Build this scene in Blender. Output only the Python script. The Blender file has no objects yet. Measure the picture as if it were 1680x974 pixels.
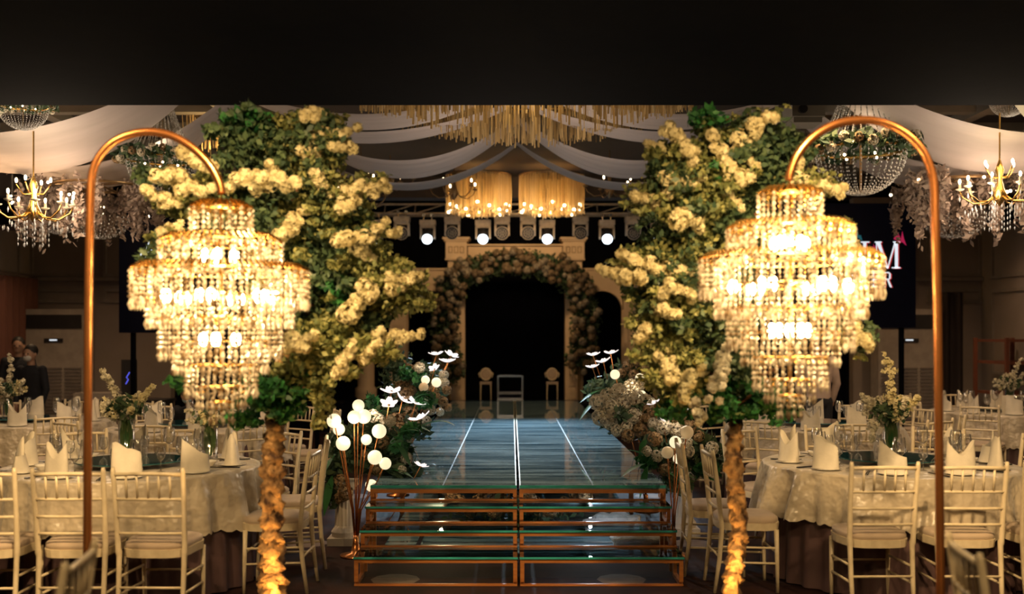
import bpy, math, random
import numpy as np
from mathutils import Vector, Matrix
random.seed(7); RNG = np.random.default_rng(7)
PI = math.pi
SC = bpy.context.scene
COL = SC.collection

# ---------------------------------------------------------------- camera
F = 1700.0; EYE = 1.65; HOR = 555.0; CX = 840.0
cd = bpy.data.cameras.new('camera'); cam = bpy.data.objects.new('camera', cd); COL.objects.link(cam)
cam.location = (0, 0, EYE); cam.rotation_euler = (PI/2, 0, 0)
cd.sensor_width = 36.0; cd.lens = 36.0*F/1680.0; cd.shift_y = (HOR-487.0)/1680.0
cd.clip_start = 0.1; cd.clip_end = 100
cd.dof.use_dof = True; cd.dof.focus_distance = 8.3; cd.dof.aperture_fstop = 1.25
SC.camera = cam
# ---------------------------------------------------------------- world and exposure
w = bpy.data.worlds.new('world'); SC.world = w; w.use_nodes = True
w.node_tree.nodes['Background'].inputs[0].default_value = (0.55, 0.42, 0.36, 1)
w.node_tree.nodes['Background'].inputs[1].default_value = 0.012
SC.view_settings.view_transform = 'Standard'; SC.view_settings.look = 'None'
SC.view_settings.gamma = 1.0; SC.view_settings.exposure = 0.0
SC.view_settings.use_curve_mapping = False
SC.cycles.use_denoising = True
SC.cycles.max_bounces = 6; SC.cycles.diffuse_bounces = 2; SC.cycles.glossy_bounces = 3
SC.cycles.transparent_max_bounces = 14; SC.cycles.transmission_bounces = 4
SC.cycles.caustics_reflective = False; SC.cycles.caustics_refractive = False
SC.cycles.sample_clamp_indirect = 4.0
WARM = (1.0, 0.66, 0.32); WARM2 = (1.0, 0.76, 0.46); COOL = (0.62, 0.82, 1.0)

def lamp(kind, name, loc, power, color, radius=0.05, target=None, angle=60, blend=0.5, size=None):
    l = bpy.data.lights.new(name, kind); l.energy = power; l.color = color
    o = bpy.data.objects.new(name, l); COL.objects.link(o); o.location = loc
    if kind == 'AREA': l.shape = 'RECTANGLE'; l.size, l.size_y = size
    else: l.shadow_soft_size = radius
    if kind == 'SPOT': l.spot_size = math.radians(angle); l.spot_blend = blend
    if target is not None:
        o.rotation_euler = (Vector(target)-Vector(loc)).to_track_quat('-Z', 'Y').to_euler()
    return o
# added unseen fill for the near chairs: warm downlights in the soffit (their fittings are built below)
FILL_DOWN = [(-2.7, 3.3), (-0.9, 3.3), (0.9, 3.3), (2.7, 3.3), (-1.3, 0.8), (1.3, 0.8)]
for (x, y) in FILL_DOWN:
    inner = abs(x) < 1.5; tx = math.copysign(2.3, x)
    lamp('SPOT', 'fill_downlight_lamp', (x, y, 3.40), (640 if inner else 290) if y > 2 else 230, (1.0, 0.66, 0.31), 0.06, (tx, 6.4, 0.5) if y > 2 else (x*1.25, 4.2, 0.7), 75, 0.8)
HALL_FILL = [(-2.9, 9.6), (3.0, 9.6), (-5.2, 10.6), (5.6, 11.5), (-6.4, 14.6), (6.4, 14.6)]  # added fill for the hall; the last two brighten the walls
for (x, y) in HALL_FILL:
    lamp('SPOT', 'hall_fill_lamp', (x, y, 4.15), 160, (1.0, 0.64, 0.34), 0.08, (x, y-0.1, 0), 120, 0.9)
lamp('SPOT', 'uplight_lamp', (-1.22, 5.36, 0.12), 42, (1.0, 0.52, 0.14), 0.02, (-1.31, 5.60, 0.9), 80, 0.6)
lamp('SPOT', 'uplight_lamp', (1.10, 5.38, 0.12), 42, (1.0, 0.52, 0.14), 0.02, (1.22, 5.60, 0.9), 80, 0.6)
# the beams of the moving heads on the runway
for x in (-1.5, -0.5, 0.6, 1.65):
    lamp('SPOT', 'beam_lamp', (x, 17.6, 3.45), 1500, COOL, 0.06, (x*0.3+0.05, 12.2, 0.56), 27, 0.8)
lamp('SPOT', 'portal_fill_lamp', (0.0, 18.7, 4.45), 190, (1.0, 0.62, 0.28), 0.1, (0.05, 21, 3.3), 110, 0.6)  # added warm fill behind the truss for the portal capitals
lamp('SPOT', 'truss_fill_lamp', (0.0, 13.4, 3.5), 300, (1.0, 0.64, 0.32), 0.2, (0.05, 21, 3.75), 26, 0.5)  # added fill from the front, brightens the truss fixtures and portal
lamp('POINT', 'drape_fill_lamp', (0.0, 10.9, 2.7), 60, (1.0, 0.76, 0.58), 0.4)  # added floating fill, these three brighten the drapes
lamp('POINT', 'drape_fill_lamp', (-4.2, 9.3, 3.0), 34, (1.0, 0.80, 0.62), 0.3)
lamp('POINT', 'drape_fill_lamp', (4.2, 9.3, 3.0), 34, (1.0, 0.80, 0.62), 0.3)

# ---------------------------------------------------------------- materials
MATS = {}
def mat(name, color, rough=0.5, metal=0.0, color2=None, nscale=8.0, bump=0.0, bscale=30.0, spec=0.5,
        coat=0.0, emit=None, estr=0.0, island=False, translucent=0.0, transparent=0.0, stretch=None, sheen=0.0, bdist=0.02):
    m = bpy.data.materials.new(name); m.use_nodes = True; MATS[name] = m
    nt = m.node_tree; N = nt.nodes; L = nt.links
    b = N['Principled BSDF']; out = N['Material Output']
    c1 = (*color, 1); c2 = (*(color2 or tuple(c*0.82 for c in color)), 1)
    tc = N.new('ShaderNodeTexCoord'); mp = N.new('ShaderNodeMapping')
    if stretch: mp.inputs['Scale'].default_value = stretch
    L.new(tc.outputs['Object'], mp.inputs[0])
    nz = N.new('ShaderNodeTexNoise'); nz.inputs['Scale'].default_value = nscale; nz.inputs['Detail'].default_value = 4
    L.new(mp.outputs[0], nz.inputs[0])
    ramp = N.new('ShaderNodeValToRGB'); ramp.color_ramp.elements[0].color = c2; ramp.color_ramp.elements[1].color = c1
    ramp.color_ramp.elements[0].position = 0.35; ramp.color_ramp.elements[1].position = 0.65
    if island:
        g = N.new('ShaderNodeNewGeometry'); L.new(g.outputs['Random Per Island'], ramp.inputs[0])
        ramp.color_ramp.elements[0].position = 0.1; ramp.color_ramp.elements[1].position = 0.9
    else:
        L.new(nz.outputs[0], ramp.inputs[0])
    L.new(ramp.outputs[0], b.inputs['Base Color'])
    b.inputs['Roughness'].default_value = rough; b.inputs['Metallic'].default_value = metal
    b.inputs['Specular IOR Level'].default_value = spec
    b.inputs['Coat Weight'].default_value = coat; b.inputs['Coat Roughness'].default_value = 0.03
    b.inputs['Sheen Weight'].default_value = sheen
    if emit: b.inputs['Emission Color'].default_value = (*emit, 1); b.inputs['Emission Strength'].default_value = estr
    if bump > 0:
        n2 = N.new('ShaderNodeTexNoise'); n2.inputs['Scale'].default_value = bscale; n2.inputs['Detail'].default_value = 3
        L.new(mp.outputs[0], n2.inputs[0])
        bp = N.new('ShaderNodeBump'); bp.inputs['Strength'].default_value = bump; bp.inputs['Distance'].default_value = bdist
        L.new(n2.outputs[0], bp.inputs['Height']); L.new(bp.outputs[0], b.inputs['Normal'])
    last = b.outputs[0]
    if translucent > 0:
        t = N.new('ShaderNodeBsdfTranslucent'); L.new(ramp.outputs[0], t.inputs[0])
        mx = N.new('ShaderNodeMixShader'); mx.inputs[0].default_value = translucent
        L.new(last, mx.inputs[1]); L.new(t.outputs[0], mx.inputs[2]); last = mx.outputs[0]
    if transparent > 0:
        t = N.new('ShaderNodeBsdfTransparent')
        mx = N.new('ShaderNodeMixShader'); mx.inputs[0].default_value = transparent
        L.new(last, mx.inputs[1]); L.new(t.outputs[0], mx.inputs[2]); last = mx.outputs[0]
    L.new(last, out.inputs[0])
    return m
def glassmat(name, tint, base=0.06, rough=0.02, fres=1.0):
    m = bpy.data.materials.new(name); m.use_nodes = True; MATS[name] = m
    nt = m.node_tree; N = nt.nodes; L = nt.links; out = N['Material Output']; N.remove(N['Principled BSDF'])
    t = N.new('ShaderNodeBsdfTransparent'); t.inputs[0].default_value = (*tint, 1)
    g = N.new('ShaderNodeBsdfGlossy'); g.inputs['Roughness'].default_value = rough
    lw = N.new('ShaderNodeLayerWeight'); lw.inputs[0].default_value = 0.25
    nz = N.new('ShaderNodeTexNoise'); nz.inputs['Scale'].default_value = 4
    mr = N.new('ShaderNodeMath'); mr.operation = 'MULTIPLY_ADD'; mr.inputs[1].default_value = 0.05; mr.inputs[2].default_value = base
    L.new(nz.outputs[0], mr.inputs[0])
    ad = N.new('ShaderNodeMath'); ad.operation = 'ADD'; ad.use_clamp = True
    sc_ = N.new('ShaderNodeMath'); sc_.operation = 'MULTIPLY'; sc_.inputs[1].default_value = fres; L.new(lw.outputs['Fresnel'], sc_.inputs[0])
    L.new(sc_.outputs[0], ad.inputs[0]); L.new(mr.outputs[0], ad.inputs[1])
    mx = N.new('ShaderNodeMixShader'); L.new(ad.outputs[0], mx.inputs[0]); L.new(t.outputs[0], mx.inputs[1]); L.new(g.outputs[0], mx.inputs[2])
    L.new(mx.outputs[0], out.inputs[0]); return m

mat('black_paint', (0.004, 0.004, 0.004), 0.95, color2=(0.003, 0.003, 0.003), spec=0.05)
mat('floor_carpet', (0.036, 0.010, 0.006), 0.8, color2=(0.010, 0.004, 0.004), nscale=3.0, bump=0.2, bscale=200, spec=0.25)
mat('floor_medallion', (0.22, 0.16, 0.13), 0.8, nscale=9)
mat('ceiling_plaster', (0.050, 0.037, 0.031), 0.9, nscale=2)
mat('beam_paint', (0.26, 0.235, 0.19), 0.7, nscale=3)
mat('wall_paint', (0.30, 0.24, 0.205), 0.75, nscale=1.5)
mat('wall_trim', (0.27, 0.225, 0.195), 0.6)
mat('black_cloth', (0.003, 0.0035, 0.008), 0.9, color2=(0.002, 0.002, 0.004), spec=0.1, stretch=(6, 6, .2))
mat('maroon_curtain', (0.16, 0.06, 0.04), 0.8, nscale=2)
mat('brown_curtain', (0.035, 0.022, 0.02), 0.8, nscale=2)
mat('chair_white', (0.80, 0.68, 0.47), 0.30, color2=(0.72, 0.60, 0.40), nscale=20, bump=0.05, bscale=60)
mat('cushion', (0.54, 0.42, 0.31), 0.7, nscale=6, bump=0.1, bscale=300, sheen=0.2)
mat('satin', (0.56, 0.48, 0.36), 0.30, nscale=3, bump=1.0, bscale=5, bdist=0.07, sheen=0.3)
mat('mauve_skirt', (0.13, 0.075, 0.075), 0.5, nscale=4)
mat('napkin', (0.80, 0.73, 0.60), 0.7, nscale=10, bump=0.08, bscale=80)
mat('porcelain', (0.8, 0.76, 0.68), 0.15, nscale=5)
mat('black_lacquer', (0.01, 0.01, 0.012), 0.25)
mat('steel', (0.7, 0.7, 0.7), 0.2, metal=1.0)
mat('copper', (0.62, 0.25, 0.085), 0.27, metal=0.9, color2=(0.5, 0.19, 0.06), nscale=5)
mat('gold', (0.85, 0.52, 0.16), 0.25, metal=1.0, nscale=12)
mat('dark_gold', (0.30, 0.19, 0.09), 0.4, metal=0.8)
mat('gold_string', (0.74, 0.56, 0.28), 0.5, color2=(0.50, 0.34, 0.14), island=True, translucent=0.25)
mat('beige_string', (0.34, 0.25, 0.18), 0.6, color2=(0.20, 0.14, 0.10), island=True)
mat('crystal', (1.0, 0.90, 0.72), 0.05, color2=(0.25, 0.17, 0.09), island=True, spec=1.0, translucent=0.24, transparent=0.12)  # dark random beads put the shade between strands into the colour
mat('crystal_bead', (0.75, 0.74, 0.72), 0.08, color2=(0.35, 0.33, 0.30), island=True, spec=1.0, translucent=0.3, transparent=0.15)
mat('step_wood', (0.44, 0.17, 0.045), 0.38, color2=(0.30, 0.10, 0.025), nscale=5, stretch=(1, 8, 8), bump=0.08, bscale=20)
mat('bark', (0.66, 0.38, 0.15), 0.85, color2=(0.055, 0.022, 0.010), nscale=11, bump=1.0, bscale=14, bdist=0.04)
mat('branch_bark', (0.22, 0.09, 0.04), 0.85, color2=(0.10, 0.04, 0.02), nscale=9, bump=0.6, bscale=20)
mat('leaf_dark', (0.10, 0.15, 0.065), 0.55, color2=(0.03, 0.065, 0.035), island=True, translucent=0.25)
mat('leaf_olive', (0.38, 0.37, 0.13), 0.6, color2=(0.12, 0.15, 0.05), island=True, translucent=0.3)
mat('leaf_bright', (0.045, 0.20, 0.05), 0.45, color2=(0.012, 0.07, 0.025), island=True, translucent=0.25)
mat('blossom', (0.88, 0.79, 0.50), 0.7, color2=(0.66, 0.58, 0.32), island=True, translucent=0.35)
mat('blossom_white', (0.85, 0.80, 0.66), 0.7, color2=(0.62, 0.56, 0.40), island=True, translucent=0.3)
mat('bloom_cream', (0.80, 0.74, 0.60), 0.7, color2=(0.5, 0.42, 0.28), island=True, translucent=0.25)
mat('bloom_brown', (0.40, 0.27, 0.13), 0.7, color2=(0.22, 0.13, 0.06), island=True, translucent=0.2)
mat('dry_leaf', (0.50, 0.39, 0.31), 0.7, color2=(0.26, 0.19, 0.15), island=True, translucent=0.3)
mat('petal_light', (0.9, 0.85, 0.82), 0.5, emit=(1.0, 0.88, 0.85), estr=1.1)
mat('globe_light', (0.9, 0.85, 0.7), 0.4, emit=(1.0, 0.84, 0.52), estr=0.98)
mat('globe_dim', (0.75, 0.55, 0.32), 0.4, emit=(1.0, 0.70, 0.34), estr=0.18)
mat('bulb_warm', (1, .9, .7), 0.4, emit=(1.0, 0.72, 0.36), estr=60.0)
mat('bulb_small', (1, .9, .7), 0.4, emit=(1.0, 0.74, 0.42), estr=16.0)
mat('lens_cool', (0.9, 0.95, 1), 0.2, emit=(0.72, 0.88, 1.0), estr=9.0)
mat('fixture', (0.60, 0.50, 0.38), 0.5, nscale=20)
mat('fixture_dark', (0.03, 0.028, 0.03), 0.4)
mat('drape', (0.56, 0.48, 0.44), 0.75, color2=(0.50, 0.43, 0.39), nscale=1.2, translucent=0.3, stretch=(1, 6, 1), bump=0.1, bscale=10)
mat('drape_pale', (0.66, 0.62, 0.48), 0.75, color2=(0.58, 0.54, 0.42), nscale=1.2, translucent=0.35)
mat('stage_paint', (0.70, 0.52, 0.34), 0.6, nscale=2)
mat('stage_floor_black', (0.004, 0.005, 0.008), 0.08, coat=1.0)
mat('glass_edge', (0.05, 0.42, 0.38), 0.12, color2=(0.03, 0.28, 0.26), nscale=6, coat=0.5)
mat('white_fur', (0.72, 0.68, 0.64), 0.95, nscale=12, bump=0.8, bscale=30)
mat('brass_strip', (0.50, 0.47, 0.30), 0.5, metal=0.2)
mat('joint_grey', (0.22, 0.27, 0.30), 0.6, spec=0.1)
mat('bloom_shaded', (0.24, 0.17, 0.10), 0.8, color2=(0.10, 0.07, 0.04), island=True)  # darker copies of the blooms: the arch's dimness is put into the colour
mat('bloom_shaded_pale', (0.36, 0.31, 0.24), 0.8, color2=(0.18, 0.15, 0.11), island=True)
mat('mirror_black', (0.02, 0.025, 0.03), 0.06, coat=1.0)
mat('pillar_plaster', (0.62, 0.54, 0.44), 0.6, nscale=6)
mat('skin', (0.42, 0.24, 0.16), 0.6); mat('hair', (0.012, 0.009, 0.008), 0.6)
mat('dark_suit', (0.010, 0.011, 0.018), 0.85); mat('beige_shirt', (0.55, 0.42, 0.36), 0.8)
mat('mask_white', (0.6, 0.58, 0.56), 0.8); mat('mask_blue', (0.30, 0.42, 0.48), 0.8)
mat('appliance', (0.42, 0.36, 0.31), 0.5); mat('louver', (0.24, 0.20, 0.18), 0.5)
mat('screen_black', (0.002, 0.0025, 0.010), 0.35, color2=(0.001, 0.0015, 0.006), spec=0.2, emit=(0.05, 0.08, 0.5), estr=0.0015)
mat('sign_white', (0.8, 0.85, 0.9), 0.5, emit=(0.80, 0.90, 1.0), estr=0.9)
mat('sign_red', (0.6, 0.05, 0.05), 0.5, emit=(0.85, 0.06, 0.05), estr=0.35)
mat('sign_magenta', (0.6, 0.02, 0.12), 0.5, emit=(0.9, 0.03, 0.16), estr=0.35)
mat('sign_teal', (0.02, 0.15, 0.18), 0.5, emit=(0.02, 0.22, 0.28), estr=0.35)
mat('blue_light', (0.1, 0.1, 0.9), 0.5, emit=(0.12, 0.14, 1.0), estr=1.2)
mat('rust_wood', (0.20, 0.06, 0.03), 0.6)
mat('vase_leaf', (0.13, 0.20, 0.07), 0.4, color2=(0.06, 0.11, 0.04), nscale=5, translucent=0.3)
mat('teal_glass', (0.03, 0.12, 0.14), 0.06, coat=1.0)
glassmat('clear_glass', (0.98, 0.98, 0.98), 0.20, 0.07, 0.5)
glassmat('riser_glass', (0.90, 0.94, 0.94), 0.01, 0.02, 0.5)
glassmat('tread_glass', (0.55, 0.72, 0.70), 0.10)
# streaked blue carpet below the clear gloss of the runway glass
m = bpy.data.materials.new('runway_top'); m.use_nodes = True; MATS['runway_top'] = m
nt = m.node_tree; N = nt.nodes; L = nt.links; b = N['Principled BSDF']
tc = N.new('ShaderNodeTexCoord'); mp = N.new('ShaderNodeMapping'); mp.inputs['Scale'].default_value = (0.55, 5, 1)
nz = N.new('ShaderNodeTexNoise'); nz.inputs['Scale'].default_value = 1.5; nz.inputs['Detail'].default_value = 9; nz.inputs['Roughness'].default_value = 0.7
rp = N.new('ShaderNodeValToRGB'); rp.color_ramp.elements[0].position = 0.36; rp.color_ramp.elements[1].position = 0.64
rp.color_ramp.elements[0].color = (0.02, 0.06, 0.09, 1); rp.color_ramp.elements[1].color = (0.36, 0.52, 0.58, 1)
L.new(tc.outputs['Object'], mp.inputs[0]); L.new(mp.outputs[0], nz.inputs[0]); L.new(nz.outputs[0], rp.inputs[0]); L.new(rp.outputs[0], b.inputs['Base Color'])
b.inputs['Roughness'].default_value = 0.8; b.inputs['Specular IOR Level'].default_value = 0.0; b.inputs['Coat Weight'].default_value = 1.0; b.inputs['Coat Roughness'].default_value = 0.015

# ---------------------------------------------------------------- mesh helpers
class MB:
    def __init__(s): s.v = []; s.f = []
    def add(s, vs, fs):
        n = len(s.v); s.v += [tuple(p) for p in vs]; s.f += [tuple(i+n for i in f) for f in fs]; return s
    def box(s, c, d, rz=0.0):
        x, y, z = d[0]/2, d[1]/2, d[2]/2; ca, sa = math.cos(rz), math.sin(rz)
        vs = []
        for (a, b_, e) in ((-x,-y,-z),(x,-y,-z),(x,y,-z),(-x,y,-z),(-x,-y,z),(x,-y,z),(x,y,z),(-x,y,z)):
            vs.append((c[0]+a*ca-b_*sa, c[1]+a*sa+b_*ca, c[2]+e))
        return s.add(vs, [(0,3,2,1),(4,5,6,7),(0,1,5,4),(1,2,6,5),(2,3,7,6),(3,0,4,7)])
    def tube(s, pts, r, seg=8, cap=True):
        P = [Vector(p) for p in pts]; n = len(P)
        R = r if isinstance(r, (list, tuple)) else [r]*n
        rings = []; prev = None
        for i in range(n):
            t = (P[min(i+1, n-1)]-P[max(i-1, 0)])
            if t.length < 1e-9: t = Vector((0, 0, 1))
            t.normalize()
            if prev is None:
                u = t.orthogonal().normalized()
            else:
                u = prev - t*prev.dot(t)
                u = u.normalized() if u.length > 1e-6 else t.orthogonal().normalized()
            prev = u; v = t.cross(u)
            rings.append([P[i]+(u*math.cos(2*PI*k/seg)+v*math.sin(2*PI*k/seg))*R[i] for k in range(seg)])
        vs = [p for rg in rings for p in rg]; fs = []
        for i in range(n-1):
            for k in range(seg):
                a = i*seg+k; b_ = i*seg+(k+1) % seg
                fs.append((a, b_, b_+seg, a+seg))
        if cap: fs.append(tuple(range(seg-1, -1, -1))); fs.append(tuple(range((n-1)*seg, n*seg)))
        return s.add(vs, fs)
    def lathe(s, prof, seg=20, c=(0, 0, 0), cap=False, sx=1.0, sy=1.0):
        vs = []; fs = []
        for (r, z) in prof:
            for k in range(seg):
                a = 2*PI*k/seg; vs.append((c[0]+r*math.cos(a)*sx, c[1]+r*math.sin(a)*sy, c[2]+z))
        for i in range(len(prof)-1):
            for k in range(seg):
                a = i*seg+k; b_ = i*seg+(k+1) % seg; fs.append((a, b_, b_+seg, a+seg))
        if cap: fs.append(tuple(range(seg-1, -1, -1))); fs.append(tuple(range((len(prof)-1)*seg, len(prof)*seg)))
        return s.add(vs, fs)
    def ball(s, c, r, seg=12, rings=8, sx=1, sy=1, sz=1):
        vs = [(c[0], c[1], c[2]-r*sz)]; fs = []
        for i in range(1, rings):
            ph = PI*i/rings-PI/2
            for k in range(seg):
                a = 2*PI*k/seg
                vs.append((c[0]+r*math.cos(ph)*math.cos(a)*sx, c[1]+r*math.cos(ph)*math.sin(a)*sy, c[2]+r*math.sin(ph)*sz))
        vs.append((c[0], c[1], c[2]+r*sz)); t = len(vs)-1
        for k in range(seg): fs.append((0, 1+(k+1) % seg, 1+k)); fs.append((t, t-seg+k, t-seg+(k+1) % seg))
        for i in range(rings-2):
            for k in range(seg):
                a = 1+i*seg+k; b_ = 1+i*seg+(k+1) % seg; fs.append((a, b_, b_+seg, a+seg))
        return s.add(vs, fs)
    def octa(s, c, r, h):
        x, y, z = c
        return s.add([(x, y, z-h), (x+r, y, z), (x, y+r, z), (x-r, y, z), (x, y-r, z), (x, y, z+h)],
                     [(0,2,1),(0,3,2),(0,4,3),(0,1,4),(5,1,2),(5,2,3),(5,3,4),(5,4,1)])
    def build(s, name, material, parent=None, smooth=False, loc=None):
        me = bpy.data.meshes.new(name); me.from_pydata(s.v, [], s.f)
        me.materials.append(MATS[material])
        if smooth: me.polygons.foreach_set('use_smooth', [True]*len(me.polygons))
        me.update()
        o = bpy.data.objects.new(name, me); COL.objects.link(o)
        if parent: o.parent = parent
        if loc: o.location = loc
        return o
def meta(o, label=None, cat=None, group=None, kind=None):
    if label: o['label'] = label
    if cat: o['category'] = cat
    if group: o['group'] = group
    if kind: o['kind'] = kind
    return o
def thing(name, label, cat, loc=(0, 0, 0), rz=0.0, group=None):
    o = bpy.data.objects.new(name, None); COL.objects.link(o); o.location = loc; o.rotation_euler = (0, 0, rz)
    o.empty_display_size = 0.1
    return meta(o, label, cat, group)
def kids(o):
    return KIDS.get(o.name, None) or [c for c in COL.objects if c.parent == o]
KIDS = {}
def dup(root, loc, rz=0.0, label=None, group=None, scale=None):
    if root.name not in KIDS:
        ch = [c for c in COL.objects if c.parent == root]; KIDS[root.name] = ch
        for c in ch: KIDS[c.name] = [g for g in COL.objects if g.parent == c]
    r = root.copy(); COL.objects.link(r); r.location = loc; r.rotation_euler = (0, 0, rz)
    if scale: r.scale = (scale,)*3
    if label: r['label'] = label
    if group: r['group'] = group
    for c in KIDS[root.name]:
        n = c.copy(); COL.objects.link(n); n.parent = r
        for g in KIDS.get(c.name, []):
            n2 = g.copy(); COL.objects.link(n2); n2.parent = n
    return r
def struct(name, mb, material, parent=None):
    o = mb.build(name, material, parent); o['kind'] = 'structure'; return o
def P(px, py, d):
    return ((px-CX)/F*d, d, EYE-(py-HOR)/F*d)
def quads(C, U, V):
    """numpy: leaves as folded quads: base, two sides, tip"""
    n = len(C); A = np.empty((n, 4, 3))
    A[:, 0] = C-V; A[:, 1] = C+U; A[:, 2] = C+V; A[:, 3] = C-U
    return A.reshape(-1, 3)
def leaf_cloud(name, material, ells, n, size, parent=None, aspect=0.55, down=0.0, kind='stuff', ztop=None):
    """ells: list of (centre, (rx, ry, rz)); leaves fill them evenly by area"""
    wts = np.array([e[1][0]*e[1][2] for e in ells]); wts = wts/wts.sum()
    idx = RNG.choice(len(ells), n, p=wts)
    cen = np.array([e[0] for e in ells])[idx]; rad = np.array([e[1] for e in ells])[idx]
    d = RNG.normal(size=(n, 3)); d /= np.linalg.norm(d, axis=1)[:, None]
    # lumpy outline
    C = cen+d*rad*(RNG.random(n)**0.45)[:, None]*(1+0.22*np.sin(9*d[:, :1]+7*d[:, 2:])*np.cos(8*d[:, 1:2]))
    U = RNG.normal(size=(n, 3)); U /= np.linalg.norm(U, axis=1)[:, None]
    V = RNG.normal(size=(n, 3)); V[:, 2] -= down; V -= U*(V*U).sum(1)[:, None]; V /= np.linalg.norm(V, axis=1)[:, None]
    s = size*(0.6+0.8*RNG.random(n))[:, None]
    if ztop is not None:
        keep = C[:, 2] < ztop; C, U, V, s = C[keep], U[keep], V[keep], s[keep]
    A = quads(C, U*s*aspect, V*s)
    return quad_obj(name, material, A, parent, kind)
def quad_obj(name, material, A, parent=None, kind=None):
    n = len(A)//4
    me = bpy.data.meshes.new(name)
    me.vertices.add(len(A)); me.vertices.foreach_set('co', np.asarray(A, dtype=np.float32).ravel())
    me.loops.add(n*4); me.loops.foreach_set('vertex_index', np.arange(n*4, dtype=np.int32))
    me.polygons.add(n); me.polygons.foreach_set('loop_start', np.arange(0, n*4, 4, dtype=np.int32))
    me.polygons.foreach_set('loop_total', np.full(n, 4, dtype=np.int32))
    me.update(calc_edges=True); me.materials.append(MATS[material])
    o = bpy.data.objects.new(name, me); COL.objects.link(o)
    if parent: o.parent = parent
    if kind: o['kind'] = kind
    return o
def spray(name, material, a, b, r, n, size, parent=None, sag=0.0):
    """a spike of florets grouped in loose knots; each floret is two crossed petals facing outward"""
    a = np.array(a); b = np.array(b); ln = np.linalg.norm(b-a)
    nk = max(5, int(ln/(r*0.42)))
    tk = (np.arange(nk)+RNG.random(nk)*0.8)/nk
    K = a+(b-a)*tk[:, None]; K[:, 2] -= sag*4*tk*(1-tk)
    K += RNG.normal(size=(nk, 3))*r*0.36
    kr = r*(0.42+0.38*RNG.random(nk))*np.clip(1.2-tk*0.75, 0.3, 1)
    idx = RNG.integers(0, nk, n)
    d = RNG.normal(size=(n, 3)); d /= np.linalg.norm(d, axis=1)[:, None]
    C = K[idx]+d*kr[idx][:, None]*(0.55+0.6*RNG.random(n))[:, None]
    U = np.cross(d, RNG.normal(size=(n, 3))); U /= np.linalg.norm(U, axis=1)[:, None]
    V = np.cross(d, U); s = size*(0.7+0.7*RNG.random(n))[:, None]
    A = np.concatenate([quads(C+d*s*.3, U*s*.5+d*s*.2, V*s), quads(C+d*s*.3, U*s, V*s*.5+d*s*.2)])
    return quad_obj(name, material, A, parent)

# ================================================================= SETTING
b = MB(); b.box((0, 8.0, -0.05), (16.0, 20.4, 0.1)); flo = struct('floor', b, 'floor_carpet')
for i in range(10):
    for j in range(9):
        x, y = -7+i*1.55+(j % 2)*0.7, 4.6+j*1.25
        if abs(x) > 7.5: continue
        b = MB(); b.lathe([(0.0, 0.006), (0.13, 0.006), (0.17, 0.0)], 10, (x, y, 0.0)); o = b.build('medallion', 'floor_medallion', flo)
# lowered black soffit over the entrance end, the hall ceiling beyond it
b = MB(); b.box((0, 2.9, 3.9), (16.0, 10.2, 0.9)); sof = struct('ceiling', b, 'black_paint')
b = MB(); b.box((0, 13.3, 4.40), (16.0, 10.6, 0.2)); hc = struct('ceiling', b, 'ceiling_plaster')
for sgn in (-1, 1):
    for k in range(9):
        b = MB(); b.box((sgn*5.4, 8.6+k*1.05, 4.25), (4.8, 0.16, 0.10)); b.build('ceiling_beam', 'beam_paint', hc)
    for k in range(5):
        b = MB(); b.box((sgn*(3.2+k*1.05), 12.9, 4.235), (0.14, 9.0, 0.12), 0.0); b.build('ceiling_beam', 'beam_paint', hc)
b = MB(); b.box((-7.95, 7.6, 2.15), (0.1, 19.0, 4.3)); wl = struct('wall_left', b, 'wall_paint')
b = MB(); b.box((7.75, 7.6, 2.15), (0.1, 19.0, 4.3)); wr = struct('wall_right', b, 'wall_paint')
def frame_rect(mb, c, wdt, hgt, axis, t=0.05, dep=0.03):
    for s_ in (-1, 1):
        if axis == 'x':
            mb.box((c[0]+s_*(wdt/2), c[1], c[2]), (t, dep, hgt+t)); mb.box((c[0], c[1], c[2]+s_*hgt/2), (wdt-t, dep, t))
        else:
            mb.box((c[0], c[1]+s_*(wdt/2), c[2]), (dep, t, hgt+t)); mb.box((c[0], c[1], c[2]+s_*hgt/2), (dep, wdt-t, t))
for side, wx, par in ((-1, -7.885, wl), (1, 7.685, wr)):
    for k in range(9):
        for (zc, hh) in ((0.55, 0.7), (1.75, 1.3), (3.05, 0.85)):
            if side == -1 and k in (7, 8) and zc < 2: continue
            b = MB(); frame_rect(b, (wx, 3.2+k*1.6, zc), 1.15, hh, 'y'); b.build('wall_panel_frame', 'wall_trim', par)
for (x0, x1, nm) in ((-8.0, -5.6, 'wall_back_left'), (5.6, 7.8, 'wall_back_right')):
    b = MB(); b.box(((x0+x1)/2, 17.1, 2.15), (x1-x0, 0.2, 4.3)); wb = struct(nm, b, 'wall_paint')
    n = 2
    for k in range(n):
        for (zc, hh) in ((3.0, 0.62), (2.35, 0.18)):
            b = MB(); frame_rect(b, (x0+(k+0.5)*(x1-x0)/n, 16.985, zc), (x1-x0)/n-0.25, hh, 'x'); b.build('wall_panel_frame', 'wall_trim', wb)
    b = MB(); b.box(((x0+x1)/2, 16.95, 2.62), (x1-x0, 0.1, 0.06)); b.build('picture_rail', 'wall_trim', wb)
b = MB(); b.box((0, 17.2, 4.13), (15.6, 0.4, 0.34)); struct('trim_1', b, 'ceiling_plaster')
b = MB(); b.box((0, 22.9, 2.6), (16.0, 0.1, 5.2)); struct('wall_back', b, 'black_cloth')
b = MB(); b.box((0, 20.0, 4.55), (16.0, 6.0, 0.1)); struct('ceiling', b, 'black_paint')
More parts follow.
